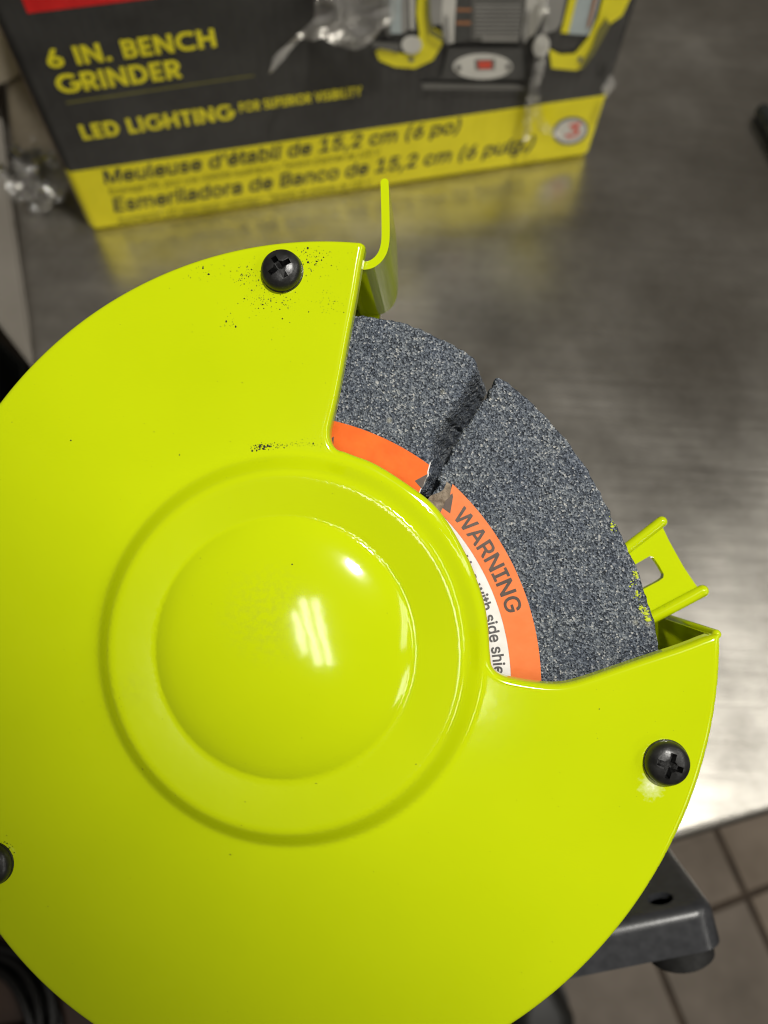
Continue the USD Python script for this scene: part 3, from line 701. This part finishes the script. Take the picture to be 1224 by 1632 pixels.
P_white, P_blue, P_grey, P_mid, P_coil, P_red, P_char = pc('white', (0.55, 0.54, 0.50)), pc('pale_blue', (0.38, 0.44, 0.45)), pc('grey', (0.26, 0.255, 0.24)), pc('mid_grey', (0.11, 0.108, 0.10)), pc('copper', (0.32, 0.13, 0.05)), pc('scarlet', (0.62, 0.06, 0.03)), pc('charcoal', (0.045, 0.045, 0.043))
pts = []
rb = 0.006
sec = m3.CrossSection([[[0, -BD], [BW, -BD], [BW, 0], [0, 0]]]).offset(-rb, m3.JoinType.Miter).offset(rb, m3.JoinType.Round, 2, 32)
slices = []
for dz, ins in [(0.0, 0.004), (0.0012, 0.0018), (0.004, 0.0), (BH - 0.004, 0.0), (BH - 0.0012, 0.0018), (BH, 0.004)]:
    slices.append(m3.Manifold.extrude(sec.offset(-ins, m3.JoinType.Round, 2, 32) if ins else sec, 1e-5).translate([0, 0, dz]))
body = m3.Manifold.batch_hull(slices)
body = body.transform(np.array([[1, 0, 0, 0], [0, 0, 1, 0], [0, 1.0, 0, 0]]))          # (x, depth, up) -> (x, up, out)
body = body.transform(np.eye(4)[:3]) if False else body
bq = body.to_mesh(); bv, bf = bq.vert_properties[:, :3], bq.tri_verts[:, ::-1]
obj('carton_body', (bv, bf), blackp, carton, smooth=50)
LAYER = [0]
def printed(name, P, m, z=None, px=True, layer=1, label=None, parent=carton):
    P = np.array([face(*q) for q in P]) if px else np.asarray(P, float)
    poly = Polygon(P).buffer(0)
    if poly.is_empty: return
    if poly.geom_type != 'Polygon': poly = max(poly.geoms, key=lambda g: g.area)
    t = trimesh.creation.extrude_polygon(poly, 0.00012, engine='earcut'); t.apply_translation([0, 0, 0.00006 + 0.00016 * layer - 0.00012])
    return obj(name, t, m, parent, label=label)
ya, yb = face(150, 272), face(960, 149.5)
yl = (ya[1] + yb[1]) / 2
# yellow foot of the print wraps the rounded corners: a skin 0.15 mm proud of the board
skin = m3.Manifold.extrude(sec.offset(0.00018, m3.JoinType.Round, 2, 32), yl - 0.0045).translate([0, 0, 0.0045]) - m3.Manifold.extrude(sec.offset(-0.002, m3.JoinType.Round, 2, 32), 1).translate([0, 0, -0.2])
low = [m3.Manifold.extrude(sec.offset(0.00018 - i, m3.JoinType.Round, 2, 32), 1e-5).translate([0, 0, d]) for d, i in ((0.0002, 0.0036), (0.0012, 0.0018), (0.0044, 0))]
skin = (skin + m3.Manifold.batch_hull(low))
skin = skin.transform(np.array([[1, 0, 0, 0], [0, 0, 1, 0], [0, 1.0, 0, 0]])); sq = skin.to_mesh()
obj('yellow_band', (sq.vert_properties[:, :3], sq.tri_verts[:, ::-1]), yellowp, carton, smooth=50)
LY = 3
a_, b_ = face(44, 21), face(200, 0)
printed('red_logo_block', [(a_[0], a_[1]), (a_[0] + 0.20, a_[1]), (a_[0] + 0.20, BH - 0.02), (a_[0], BH - 0.02)], redp, px=False)
def _arc(cx, cy, rx, ry, a0, a1, n=14):
    t = np.radians(np.linspace(a0, a1, n)); return [(cx + rx * math.cos(k), cy + ry * math.sin(k)) for k in t]
GEO = {'I': (.2, [[(.1, 0), (.1, 1)]]), 'N': (.78, [[(.1, 0), (.1, 1)], [(.1, .97), (.68, .03)], [(.68, 0), (.68, 1)]]), '.': (.22, [[(.11, 0), (.11, .2)]]),
       '6': (.66, [_arc(.33, .3, .24, .21, 0, 360, 28), [(.12, .42), (.44, 1)]]), 'E': (.5, [[(.1, 0), (.1, 1)], [(.1, .91), (.5, .91)], [(.1, .5), (.47, .5)], [(.1, .09), (.5, .09)]]),
       'F': (.5, [[(.1, 0), (.1, 1)], [(.1, .91), (.5, .91)], [(.1, .5), (.46, .5)]]), 'L': (.5, [[(.1, 0), (.1, 1)], [(.1, .09), (.5, .09)]]), 'T': (.6, [[(.3, 0), (.3, 1)], [(0, .91), (.6, .91)]]),
       'H': (.74, [[(.1, 0), (.1, 1)], [(.64, 0), (.64, 1)], [(.1, .51), (.64, .51)]]), 'B': (.6, [[(.1, 0), (.1, 1)], [(.1, .91), (.3, .91)] + _arc(.3, .72, .2, .19, 90, -90) + [(.1, .53)], [(.1, .53), (.33, .53)] + _arc(.33, .31, .2, .22, 90, -90) + [(.1, .09)]]),
       'R': (.62, [[(.1, 0), (.1, 1)], [(.1, .91), (.32, .91)] + _arc(.32, .68, .21, .23, 90, -90) + [(.1, .45)], [(.28, .45), (.56, 0)]]), 'P': (.58, [[(.1, 0), (.1, 1)], [(.1, .91), (.3, .91)] + _arc(.3, .66, .22, .25, 90, -90) + [(.1, .41)]]),
       'D': (.74, [[(.1, 0), (.1, 1)], [(.1, .91), (.28, .91)] + _arc(.28, .5, .37, .41, 90, -90, 20) + [(.1, .09)]]), 'C': (.8, [_arc(.5, .5, .41, .42, 48, 312, 26)]), 'G': (.92, [_arc(.5, .5, .41, .42, 45, 355, 28) + [(.56, .46)]]),
       'O': (.98, [_arc(.49, .5, .40, .42, 0, 360, 36)]), 'S': (.54, [_arc(.28, .73, .18, .19, 35, 262, 16) + _arc(.27, .28, .19, .2, 80, -150, 16)]), 'U': (.7, [[(.1, 1), (.1, .34)] + _arc(.35, .34, .25, .26, 180, 360, 16) + [(.6, 1)]]),
       'V': (.74, [[(.05, 1), (.37, .06), (.69, 1)]]), 'Y': (.7, [[(.05, 1), (.35, .45), (.65, 1)], [(.35, .47), (.35, 0)]]), ' ': (.26, [])}
def geo_lettering(text, start, end, cap, m, weight=0.2, layer=3):
    """Heavy geometric capitals drawn from strokes."""
    s, e = face(*start), face(*end); k = np.linalg.norm(face(*cap[1]) - face(*cap[0])); ym = (s[1] + e[1]) / 2
    shapes, x = [], 0.0
    for ch in text:
        w, strokes = GEO[ch]
        for st in strokes: shapes.append(shapely.affinity.translate(LineString(st).buffer(weight / 2, cap_style='flat', join_style='mitre'), x, 0))
        x += w + 0.12
    u = shapely.union_all(shapes).intersection(shapely.box(-1, 0, x, 1)); x -= 0.12
    u = shapely.affinity.scale(u, (e[0] - s[0]) / x, k, origin=(0, 0)); u = shapely.affinity.translate(u, s[0], ym)
    t = trimesh.util.concatenate([trimesh.creation.extrude_polygon(g, 0.00012, engine='earcut') for g in getattr(u, 'geoms', [u])])
    t.apply_translation([0, 0, 0.00006 + 0.00016 * layer - 0.00012])
    obj('lettering', t, m, carton)
def lettering(text, start, end, cap, m, bold=True, name='lettering', layer=LY, slant=0.0):
    s, e = face(*start), face(*end)
    k = np.linalg.norm(face(*cap[1]) - face(*cap[0]))
    t = meshkit.text_mesh(text, 0.01, 0.00012, bold); V = np.array(t.vertices)
    x0, x1 = V[:, 0].min(), V[:, 0].max(); u = (V[:, 0] - x0) / (x1 - x0)
    ym = (s[1] + e[1]) / 2
    X = s[0] + u * (e[0] - s[0]) + slant * V[:, 1] * k / 0.01
    obj(name, (np.c_[X, ym + V[:, 1] * k / 0.01, 0.00006 + 0.00016 * layer + V[:, 2] - 0.00012], np.array(t.faces)), m, carton)
geo_lettering('6 IN. BENCH', (80, 110), (345, 72), ((92, 110), (81, 81)), P_lime)
geo_lettering('GRINDER', (96, 150), (290, 122), ((104, 150), (94, 121)), P_lime)
printed('rule', [(105, 162.5), (405, 119), (405, 121), (106, 165)], P_dull)
geo_lettering('LED LIGHTING', (134, 223), (373, 188), ((143, 223), (133, 200)), P_lime, 0.22)
geo_lettering('FOR SUPERIOR VISIBILITY', (383, 179.5), (576, 150), ((470, 166), (468, 151)), P_lime, 0.2)
lettering('Meuleuse d\u2019\u00e9tabli de 15,2 cm (6 po)', (168, 295), (731, 207), ((175, 293), (167, 273)), P_dark, True, slant=0.18)
lettering('\u00c9clairage DEL pour une visibilit\u00e9 sup\u00e9rieure \u2022 Tension d\u2019entr\u00e9e de 120 V', (176, 312), (604, 243), ((186, 311), (182, 302)), P_darksoft, False, 'small_lettering', slant=0.18)
lettering('Esmeriladora de Banco de 15,2 cm (6 pulg.)', (184, 341), (848, 233), ((190, 340), (183, 320)), P_dark, True, slant=0.18)
lettering('Iluminaci\u00f3n LED para mayor visibilidad \u2022 Tensi\u00f3n de entrada de 120 V', (190, 357), (590, 292), ((200, 356), (196, 347)), P_darksoft, False, 'small_lettering', slant=0.18)
def oval(cx, cy, rx, ry, tilt=0.0, n=40):
    t = np.linspace(0, 2 * np.pi, n, endpoint=False); c, s = math.cos(tilt), math.sin(tilt)
    return [(cx + rx * math.cos(k) * c - ry * math.sin(k) * s, cy + rx * math.cos(k) * s + ry * math.sin(k) * c) for k in t]
printed('guarantee_badge', oval(909, 208, 29, 22, -0.25), P_mid, layer=LY)
printed('badge_ring', oval(909, 208, 25, 18, -0.25), P_white, layer=LY + 1)
lettering('3', (900, 218), (921, 216), ((909, 218), (908, 199)), P_red, True, 'badge_numeral', layer=LY + 2)
k5 = lambda P: [(590 + x / 2.847, y / 2.847) for x, y in P]
up = lambda P: P
pic = [('printed_wheel', P_blue, [(60, -60), (140, -60), (140, 150), (75, 150), (58, 110)]), ('printed_wheel_edge', P_grey, [(140, -60), (168, -60), (172, 130), (150, 150), (140, 150)]),
       ('printed_wheel_label', P_white, [(176, -60), (200, -60), (198, 135), (182, 130)]),
       ('printed_guard', P_lime, [(22, 232), (55, 205), (110, 235), (150, 240), (200, 200), (222, 150), (208, 60), (215, -60), (262, -60), (266, 60), (276, 118), (332, 150), (325, 200), (282, 270), (200, 308), (110, 300), (40, 272)]),
       ('printed_shaft_cover', P_grey, [(266, -60), (330, -60), (322, 105), (280, 112), (268, 60)]), ('printed_end_bell', P_white, [(332, -60), (392, -60), (380, 120), (378, 190), (345, 190), (326, 150), (320, 90)]),
       ('printed_coil', P_char, [(392, -60), (462, -60), (452, 178), (385, 190), (380, 120)]), ('printed_coil_wire', P_coil, [(390, 34), (458, 34), (458, 46), (390, 46)]), ('printed_coil_wire', P_coil, [(388, 92), (454, 92), (454, 106), (388, 106)]),
       ('printed_rating_plate', P_mid, [(462, -60), (706, -60), (690, 100), (672, 186), (456, 176), (456, 90)]), ('printed_plate_foot', P_grey, [(505, 158), (672, 162), (668, 184), (505, 182)]),
       ('printed_end_bell', P_white, [(712, -60), (812, -60), (786, 60), (742, 150), (692, 182), (684, 140), (700, 40)]), ('printed_shaft_cover', P_grey, [(812, -60), (894, -60), (862, 100), (840, 130), (780, 150), (786, 60)]),
       ('printed_guard_edge', P_lime, [(910, -60), (944, -60), (900, 146), (862, 142)]), ('printed_wheel', P_blue, [(946, -60), (1050, -60), (1006, 100), (988, 152), (896, 146)]),
       ('printed_guard', P_lime, [(1062, -60), (1196, -60), (1164, 10), (1140, 62), (1084, 102), (1040, 170), (1010, 232), (960, 300), (928, 312), (820, 302), (808, 214), (860, 240), (925, 236), (985, 165), (1030, 70)]),
       ('printed_lamp', P_white, oval(185, 195, 46, 42)), ('printed_lamp', P_white, oval(772, 200, 38, 52, 0.25)), ('printed_tool_rest', P_mid, [(0, 178), (130, 188), (128, 228), (10, 205)]),
       ('printed_base', P_char, [(352, 208), (684, 208), (700, 350), (316, 352)]), ('printed_base_edge', P_mid, [(230, 368), (664, 374), (700, 392), (700, 398), (236, 394)]),
       ('printed_switch_plate', P_white, oval(506, 292, 134, 58)), ('printed_switch_frame', P_mid, [(470, 260), (562, 258), (560, 306), (474, 308)]), ('printed_switch', P_red, [(484, 268), (546, 266), (546, 300), (490, 302)])]
for i, (nm, m_, P) in enumerate(pic): printed(nm, k5(P), m_, layer=LY + i * 0.5)
for yy in range(8, 160, 19): printed('printed_plate_line', k5([(470, yy), (676, yy), (676, yy + 7), (470, yy + 7)]), P_grey, layer=LY + 14)
printed('printed_shade', k5([(62, -60), (76, -60), (90, 150), (75, 150), (58, 110)]), P_mid, layer=LY + 14)
printed('printed_shade', k5([(250, -60), (264, -60), (268, 70), (280, 118), (330, 152), (322, 176), (262, 140), (250, 60)]), P_dull, layer=LY + 14)
printed('printed_shade', k5([(1028, 120), (1064, 70), (1084, 102), (1010, 232), (960, 300), (948, 290), (1000, 200)]), P_dull, layer=LY + 14)
printed('printed_shade', k5([(330, 60), (348, 60), (360, 186), (345, 190), (326, 150)]), P_grey, layer=LY + 14)
printed('printed_shade', k5([(700, 40), (716, 30), (706, 176), (692, 182), (684, 140)]), P_grey, layer=LY + 14)
printed('printed_bolt', k5(oval(948, 258, 11, 13)), P_mid, layer=LY + 14); printed('printed_bolt', k5(oval(182, 258, 12, 12)), P_mid, layer=LY + 14)
printed('printed_wheel_label', k5([(1018, -60), (1034, -60), (990, 110), (978, 112)]), P_coil, layer=LY + 14)
printed('printed_bolt', k5(oval(396, 295, 12, 12)), P_mid, layer=LY + 15); printed('printed_bolt', k5(oval(622, 290, 12, 12)), P_mid, layer=LY + 15)
# worn left corner; the light its edge catches is put into the tan colour
cl = []
for y in np.linspace(0.012, BH - 0.01, 60): cl.append([0.0004 - 0.0001 + 0.0009 * math.sin(y * 60) * 0.2, y, -0.0052])
obj('lit_worn_corner', tube(np.array(cl), 0.0011, 6), kraft, carton, smooth=True)

# ------------------------------------------------------------------ clear film: crumpled sheet and strands hanging over the carton, a ball of it on the table
def film_mat(name, density):
    return mat(name, {'g': ('geometry', {}), 'n': ('noise_texture', {'scale': 60, 'detail': 3}), 'b': ('bump', {'strength': 0.4, 'distance': 0.003}),
        't': ('transparent_bsdf', {'color': (0.93, 0.93, 0.92)}), 'gl': ('glossy_bsdf', {'roughness': 0.03, 'color': (0.95, 0.95, 0.95)}), 'df': ('diffuse_bsdf', {'color': (0.62, 0.60, 0.57)}),
        'fr': ('fresnel', {'IOR': 1.75}), 'm1': ('mix_closure', {'fac': density}), 'm2': ('mix_closure', {})},
        [('g.position', 'n.vector'), ('n.fac', 'b.height'), ('b.normal', 'gl.normal'), ('b.normal', 'fr.normal'), ('t.BSDF', 'm1.closure1'), ('df.BSDF', 'm1.closure2'), ('m1.closure', 'm2.closure1'), ('gl.BSDF', 'm2.closure2'), ('fr.fac', 'm2.fac')], surface='m2.closure')
film = film_mat('clear_film', 0.13)
film_thin = film_mat('thin_film', 0.06)
film_w = film_mat('cloudy_film', 0.26)
def crumple_ball(r, seed, squash):
    s = trimesh.creation.icosphere(4, 1.0); V = np.array(s.vertices)
    q = meshkit.fbm(V * 2.3 + seed, 4, seed); rid = np.abs(meshkit.noise(V * 3.1 + 7, seed) - 0.5) + 0.6 * np.abs(meshkit.noise(V * 6.3 + 3, seed + 2) - 0.5)
    V = V * (0.62 + 0.55 * q + 0.55 * rid)[:, None] * r * np.array(squash)
    return V, np.array(s.faces)
def film_sheet(P, seed, out, res=0.0025, px=True):
    """A crumpled sheet of film hanging just in front of the carton's face (carton frame)."""
    poly = Polygon([face(*q) for q in P]).buffer(0.002).buffer(-0.001)
    A, T, n = fill(poly, res, edge=res)
    k = 1 / 0.022
    q = meshkit.fbm(np.c_[A * k, A[:, :1] * 0], 3, seed); rid = 1 - 2 * np.abs(meshkit.noise(np.c_[A * k * 1.7, A[:, :1] * 0 + 5], seed + 3) - 0.5)
    return np.c_[A, 0.0035 + out * (0.55 * q + 0.45 * rid)], T
wrap = thing('plastic_wrap', 'torn cloudy plastic film hanging over the front of the black and yellow carton', 'plastic film', XM)
obj('film_sheet', film_sheet([(425, 92), (432, 70), (470, 42), (500, 8), (500, -60), (625, -60), (618, 10), (600, 22), (585, 45), (560, 58), (530, 55), (510, 40), (480, 45), (450, 68)], 5, 0.016), film_w, wrap, smooth=True)
obj('film_strand', film_sheet([(856, -60), (870, -60), (864, 40), (861, 90), (853, 140), (860, 182), (893, 199), (880, 204), (853, 190), (845, 155), (836, 212), (831, 212), (833, 160), (846, 100), (854, 30)], 9, 0.010, 0.0018), film_thin, wrap, smooth=True)
obj('film_strand', film_sheet([(955, 128), (968, 112), (974, 122), (962, 140)], 12, 0.006, 0.0015), film_w, wrap, smooth=True)
bc_ = on_level(66, 318, 0)
ballw = thing('crumpled_plastic', 'crumpled ball of clear plastic on the table at the left of the carton', 'plastic film', loc=(bc_[0] + 0.006, bc_[1] + 0.010, 0.018))
for k in range(60):      # creased leaves of one crumpled sheet
    n_ = 5; q = np.random.default_rng(100 + k)
    c = q.normal(0, 1, 3); c /= np.linalg.norm(c); c *= np.array([0.029, 0.025, 0.015]) * q.uniform(0.3, 1.0)
    e1 = q.normal(0, 1, 3); e1 /= np.linalg.norm(e1); e2 = np.cross(e1, q.normal(0, 1, 3)); e2 /= np.linalg.norm(e2); e3 = np.cross(e1, e2)
    L1, L2 = q.uniform(0.014, 0.030), q.uniform(0.008, 0.017)
    G_ = np.array([[c + e1 * L1 * (i / (n_ - 1) - 0.5 + q.normal(0, 0.06)) + e2 * L2 * (j / (n_ - 1) - 0.5 + q.normal(0, 0.06)) + e3 * (0.0032 * ((-1) ** i) * q.uniform(0.3, 1) + q.normal(0, 0.0012)) for j in range(n_)] for i in range(n_)]).reshape(-1, 3)
    G_[:, 2] = np.maximum(G_[:, 2], -0.0178 + 0.0003 * q.random(len(G_)))
    fq = np.array([[i * n_ + j, i * n_ + j + 1, (i + 1) * n_ + j + 1, (i + 1) * n_ + j] for i in range(n_ - 1) for j in range(n_ - 1)])
    obj('film_fold', (G_, fq), film, ballw)

# ------------------------------------------------------------------ things at the edges of the picture
def level_poly(P, z): return [on_level(x, y, z)[:2] for x, y in P]
beige = noise_mix('beige_enamel', (0.19, 0.172, 0.145), (0.235, 0.215, 0.185), 12, 0.45)
cz = -0.035
cab = thing('storage_cabinet', 'beige grey cabinet standing against the left edge of the steel table', 'cabinet')
ctop = level_poly([(64, 602), (40, 570), (0, 519), (-330, 60), (-420, -420), (-70, -420), (14, 300), (46, 520)], cz)
obj('cabinet_top', prism(np.array(ctop), cz - 0.02, cz, 0.002), beige, cab)
cc = np.mean(ctop, 0)
obj('cabinet_body', prism(cc + (np.array(ctop) - cc) * 0.985, FLOOR + 0.003, cz - 0.021), beige, cab)
blackpl = noise_mix('black_plastic', (0.008, 0.010, 0.009), (0.014, 0.016, 0.014), 40, 0.5)
bz = -0.22
bin_ = thing('waste_bin', 'black open bin on the floor in front of the beige cabinet', 'bin')
bo_ = np.array(level_poly([(-190, 470), (-40, 515), (45, 590), (60, 760), (-190, 760)], bz)); bcn = bo_.mean(0)
outer_b = m3.Manifold.batch_hull([prism(bo_, bz - 0.002, bz), prism(bcn + (bo_ - bcn) * 0.82, FLOOR + 0.003, FLOOR + 0.005)])
inner_b = m3.Manifold.batch_hull([prism(bcn + (bo_ - bcn) * 0.95, bz - 0.002, bz + 0.01), prism(bcn + (bo_ - bcn) * 0.78, FLOOR + 0.02, FLOOR + 0.022)])
obj('bin_body', outer_b - inner_b, blackpl, bin_, smooth=40)
obj('bin_rim', prism(bcn + (bo_ - bcn) * 1.04, bz + 0.001, bz + 0.012, 0.003) - prism(bcn + (bo_ - bcn) * 0.95, bz - 0.1, bz + 0.1), blackpl, bin_)
brown = noise_mix('dark_brown_wood', (0.040, 0.020, 0.012), (0.062, 0.032, 0.020), 18, 0.55, detail=6)
sz = -0.40
stool = thing('wooden_stool', 'dark brown wooden stool below the grinder at the lower left corner', 'stool')
sp_ = np.array(level_poly([(-230, 1440), (150, 1420), (420, 1560), (430, 1800), (-230, 1850)], sz)); scn = sp_.mean(0)
obj('seat', prism(sp_, sz - 0.03, sz, 0.004), brown, stool)
for q in (scn + (sp_ - scn) * 0.8)[[0, 2, 3, 4]]:
    obj('leg', m3.Manifold.cylinder(sz - 0.031 - FLOOR - 0.003, 0.016, 0.02, 16).translate([q[0], q[1], FLOOR + 0.003]), brown, stool, smooth=40)
# the grinder's cord, coiled on the stool
kc_ = on_level(-62, 1672, sz + 0.02)
turns = []
for k in range(6):
    for t in np.linspace(0, 2 * np.pi, 60, endpoint=False):
        r = 0.062 + 0.009 * (k % 3) + 0.003 * math.sin(3 * t + k)
        turns.append([kc_[0] + r * math.cos(t), kc_[1] + r * math.sin(t), sz + 0.0055 + 0.0085 * (k // 3) + 0.0015 * math.sin(2 * t + k * 2)])
cordm = noise_mix('black_cord', (0.004, 0.004, 0.004), (0.006, 0.006, 0.006), 60, 0.30, spec=0.4)
tv_ = spline(np.array(turns), 1200)
cord = thing('power_cord', 'coiled glossy black power cord lying on the dark brown stool', 'cord')
obj('cable', tube(tv_, 0.0047, 8), cordm, cord, smooth=True)
pl = m3.Manifold.batch_hull([m3.Manifold.sphere(0.011, 24).translate([kc_[0] + 0.012, kc_[1], sz + 0.012]), m3.Manifold.sphere(0.008, 24).translate([kc_[0] + 0.045, kc_[1] + 0.01, sz + 0.010])])
obj('plug', pl, cordm, cord, smooth=True)
# a shoe on the floor
s0, s1 = on_level(846, 1512, FLOOR + 0.03), on_level(884, 1830, FLOOR + 0.03)
sd_ = (s1 - s0)[:2]; sd_ /= np.linalg.norm(sd_); sn_ = np.array([-sd_[1], sd_[0]])
shoe = thing('shoe', 'black shoe on the floor tiles at the bottom edge of the picture', 'shoe')
def sb(x, y, z, r): return m3.Manifold.sphere(r, 32).translate([*(s0[:2] + sd_ * x + sn_ * y), FLOOR + z])
upper = m3.Manifold.batch_hull([sb(0.045, 0, 0.040, 0.028), sb(0.09, 0.018, 0.042, 0.03), sb(0.09, -0.016, 0.042, 0.03)]) + m3.Manifold.batch_hull([sb(0.09, 0.018, 0.042, 0.03), sb(0.09, -0.016, 0.042, 0.03), sb(0.17, 0, 0.068, 0.034), sb(0.25, 0, 0.055, 0.033)]) + m3.Manifold.batch_hull([sb(0.17, 0, 0.068, 0.034), sb(0.25, 0, 0.055, 0.033), sb(0.21, 0, 0.10, 0.036), sb(0.25, 0, 0.10, 0.032)])
leather = noise_mix('black_leather', (0.008, 0.008, 0.007), (0.014, 0.014, 0.012), 120, 0.5, bump=0.2, bscale=500, bdist=0.0005)
obj('upper', upper, leather, shoe, smooth=50)
so = []
for x, w in [(0.008, 0.012), (0.03, 0.036), (0.07, 0.049), (0.11, 0.050), (0.16, 0.040), (0.22, 0.037), (0.265, 0.034), (0.286, 0.016)]: so.append((x, w))
spoly = np.array([s0[:2] + sd_ * x + sn_ * w for x, w in so] + [s0[:2] + sd_ * x - sn_ * w for x, w in so[::-1]])
obj('sole', prism(spoly, FLOOR + 0.001, FLOOR + 0.022, 0.003), rubber, shoe)
# cream tub behind the carton's left corner
tb = on_level(2, 112, 0.0)
tubt = thing('paper_tub', 'cream paper tub standing behind the left corner of the carton', 'tub', loc=(tb[0] - 0.012, tb[1] + 0.012, 0.001))
cream = noise_mix('cream_paper', (0.42, 0.36, 0.27), (0.50, 0.44, 0.34), 20, 0.6)
obj('tub_body', trimesh.creation.revolve(np.array([[0, 0.004], [0.030, 0.004], [0.033, 0.0], [0.036, 0.002], [0.037, 0.008], [0.043, 0.10], [0.0415, 0.10], [0.035, 0.010], [0, 0.010]]), sections=48), cream, tubt, smooth=40)
obj('tub_rim', trimesh.creation.torus(0.043, 0.002, 48, 10).apply_translation([0, 0, 0.1]), cream, tubt, smooth=True)
# pen at the right edge
m0, m1 = on_level(1216, 178, 0.006), on_level(1262, 262, 0.006)
pen = thing('marker_pen', 'black marker pen lying on the table at the right edge', 'pen')
dv = (m1 - m0) / np.linalg.norm(m1 - m0)
obj('barrel', tube(m0 + np.outer(np.linspace(0.016, 0.12, 8), dv), 0.006, 16), blackpl, pen, smooth=50)
obj('cap', join(tube(m0 + np.outer(np.linspace(0.0, 0.0155, 5), dv), 0.0062, 16), ball(m0, 0.0060, 2)), blackpl, pen, smooth=50)
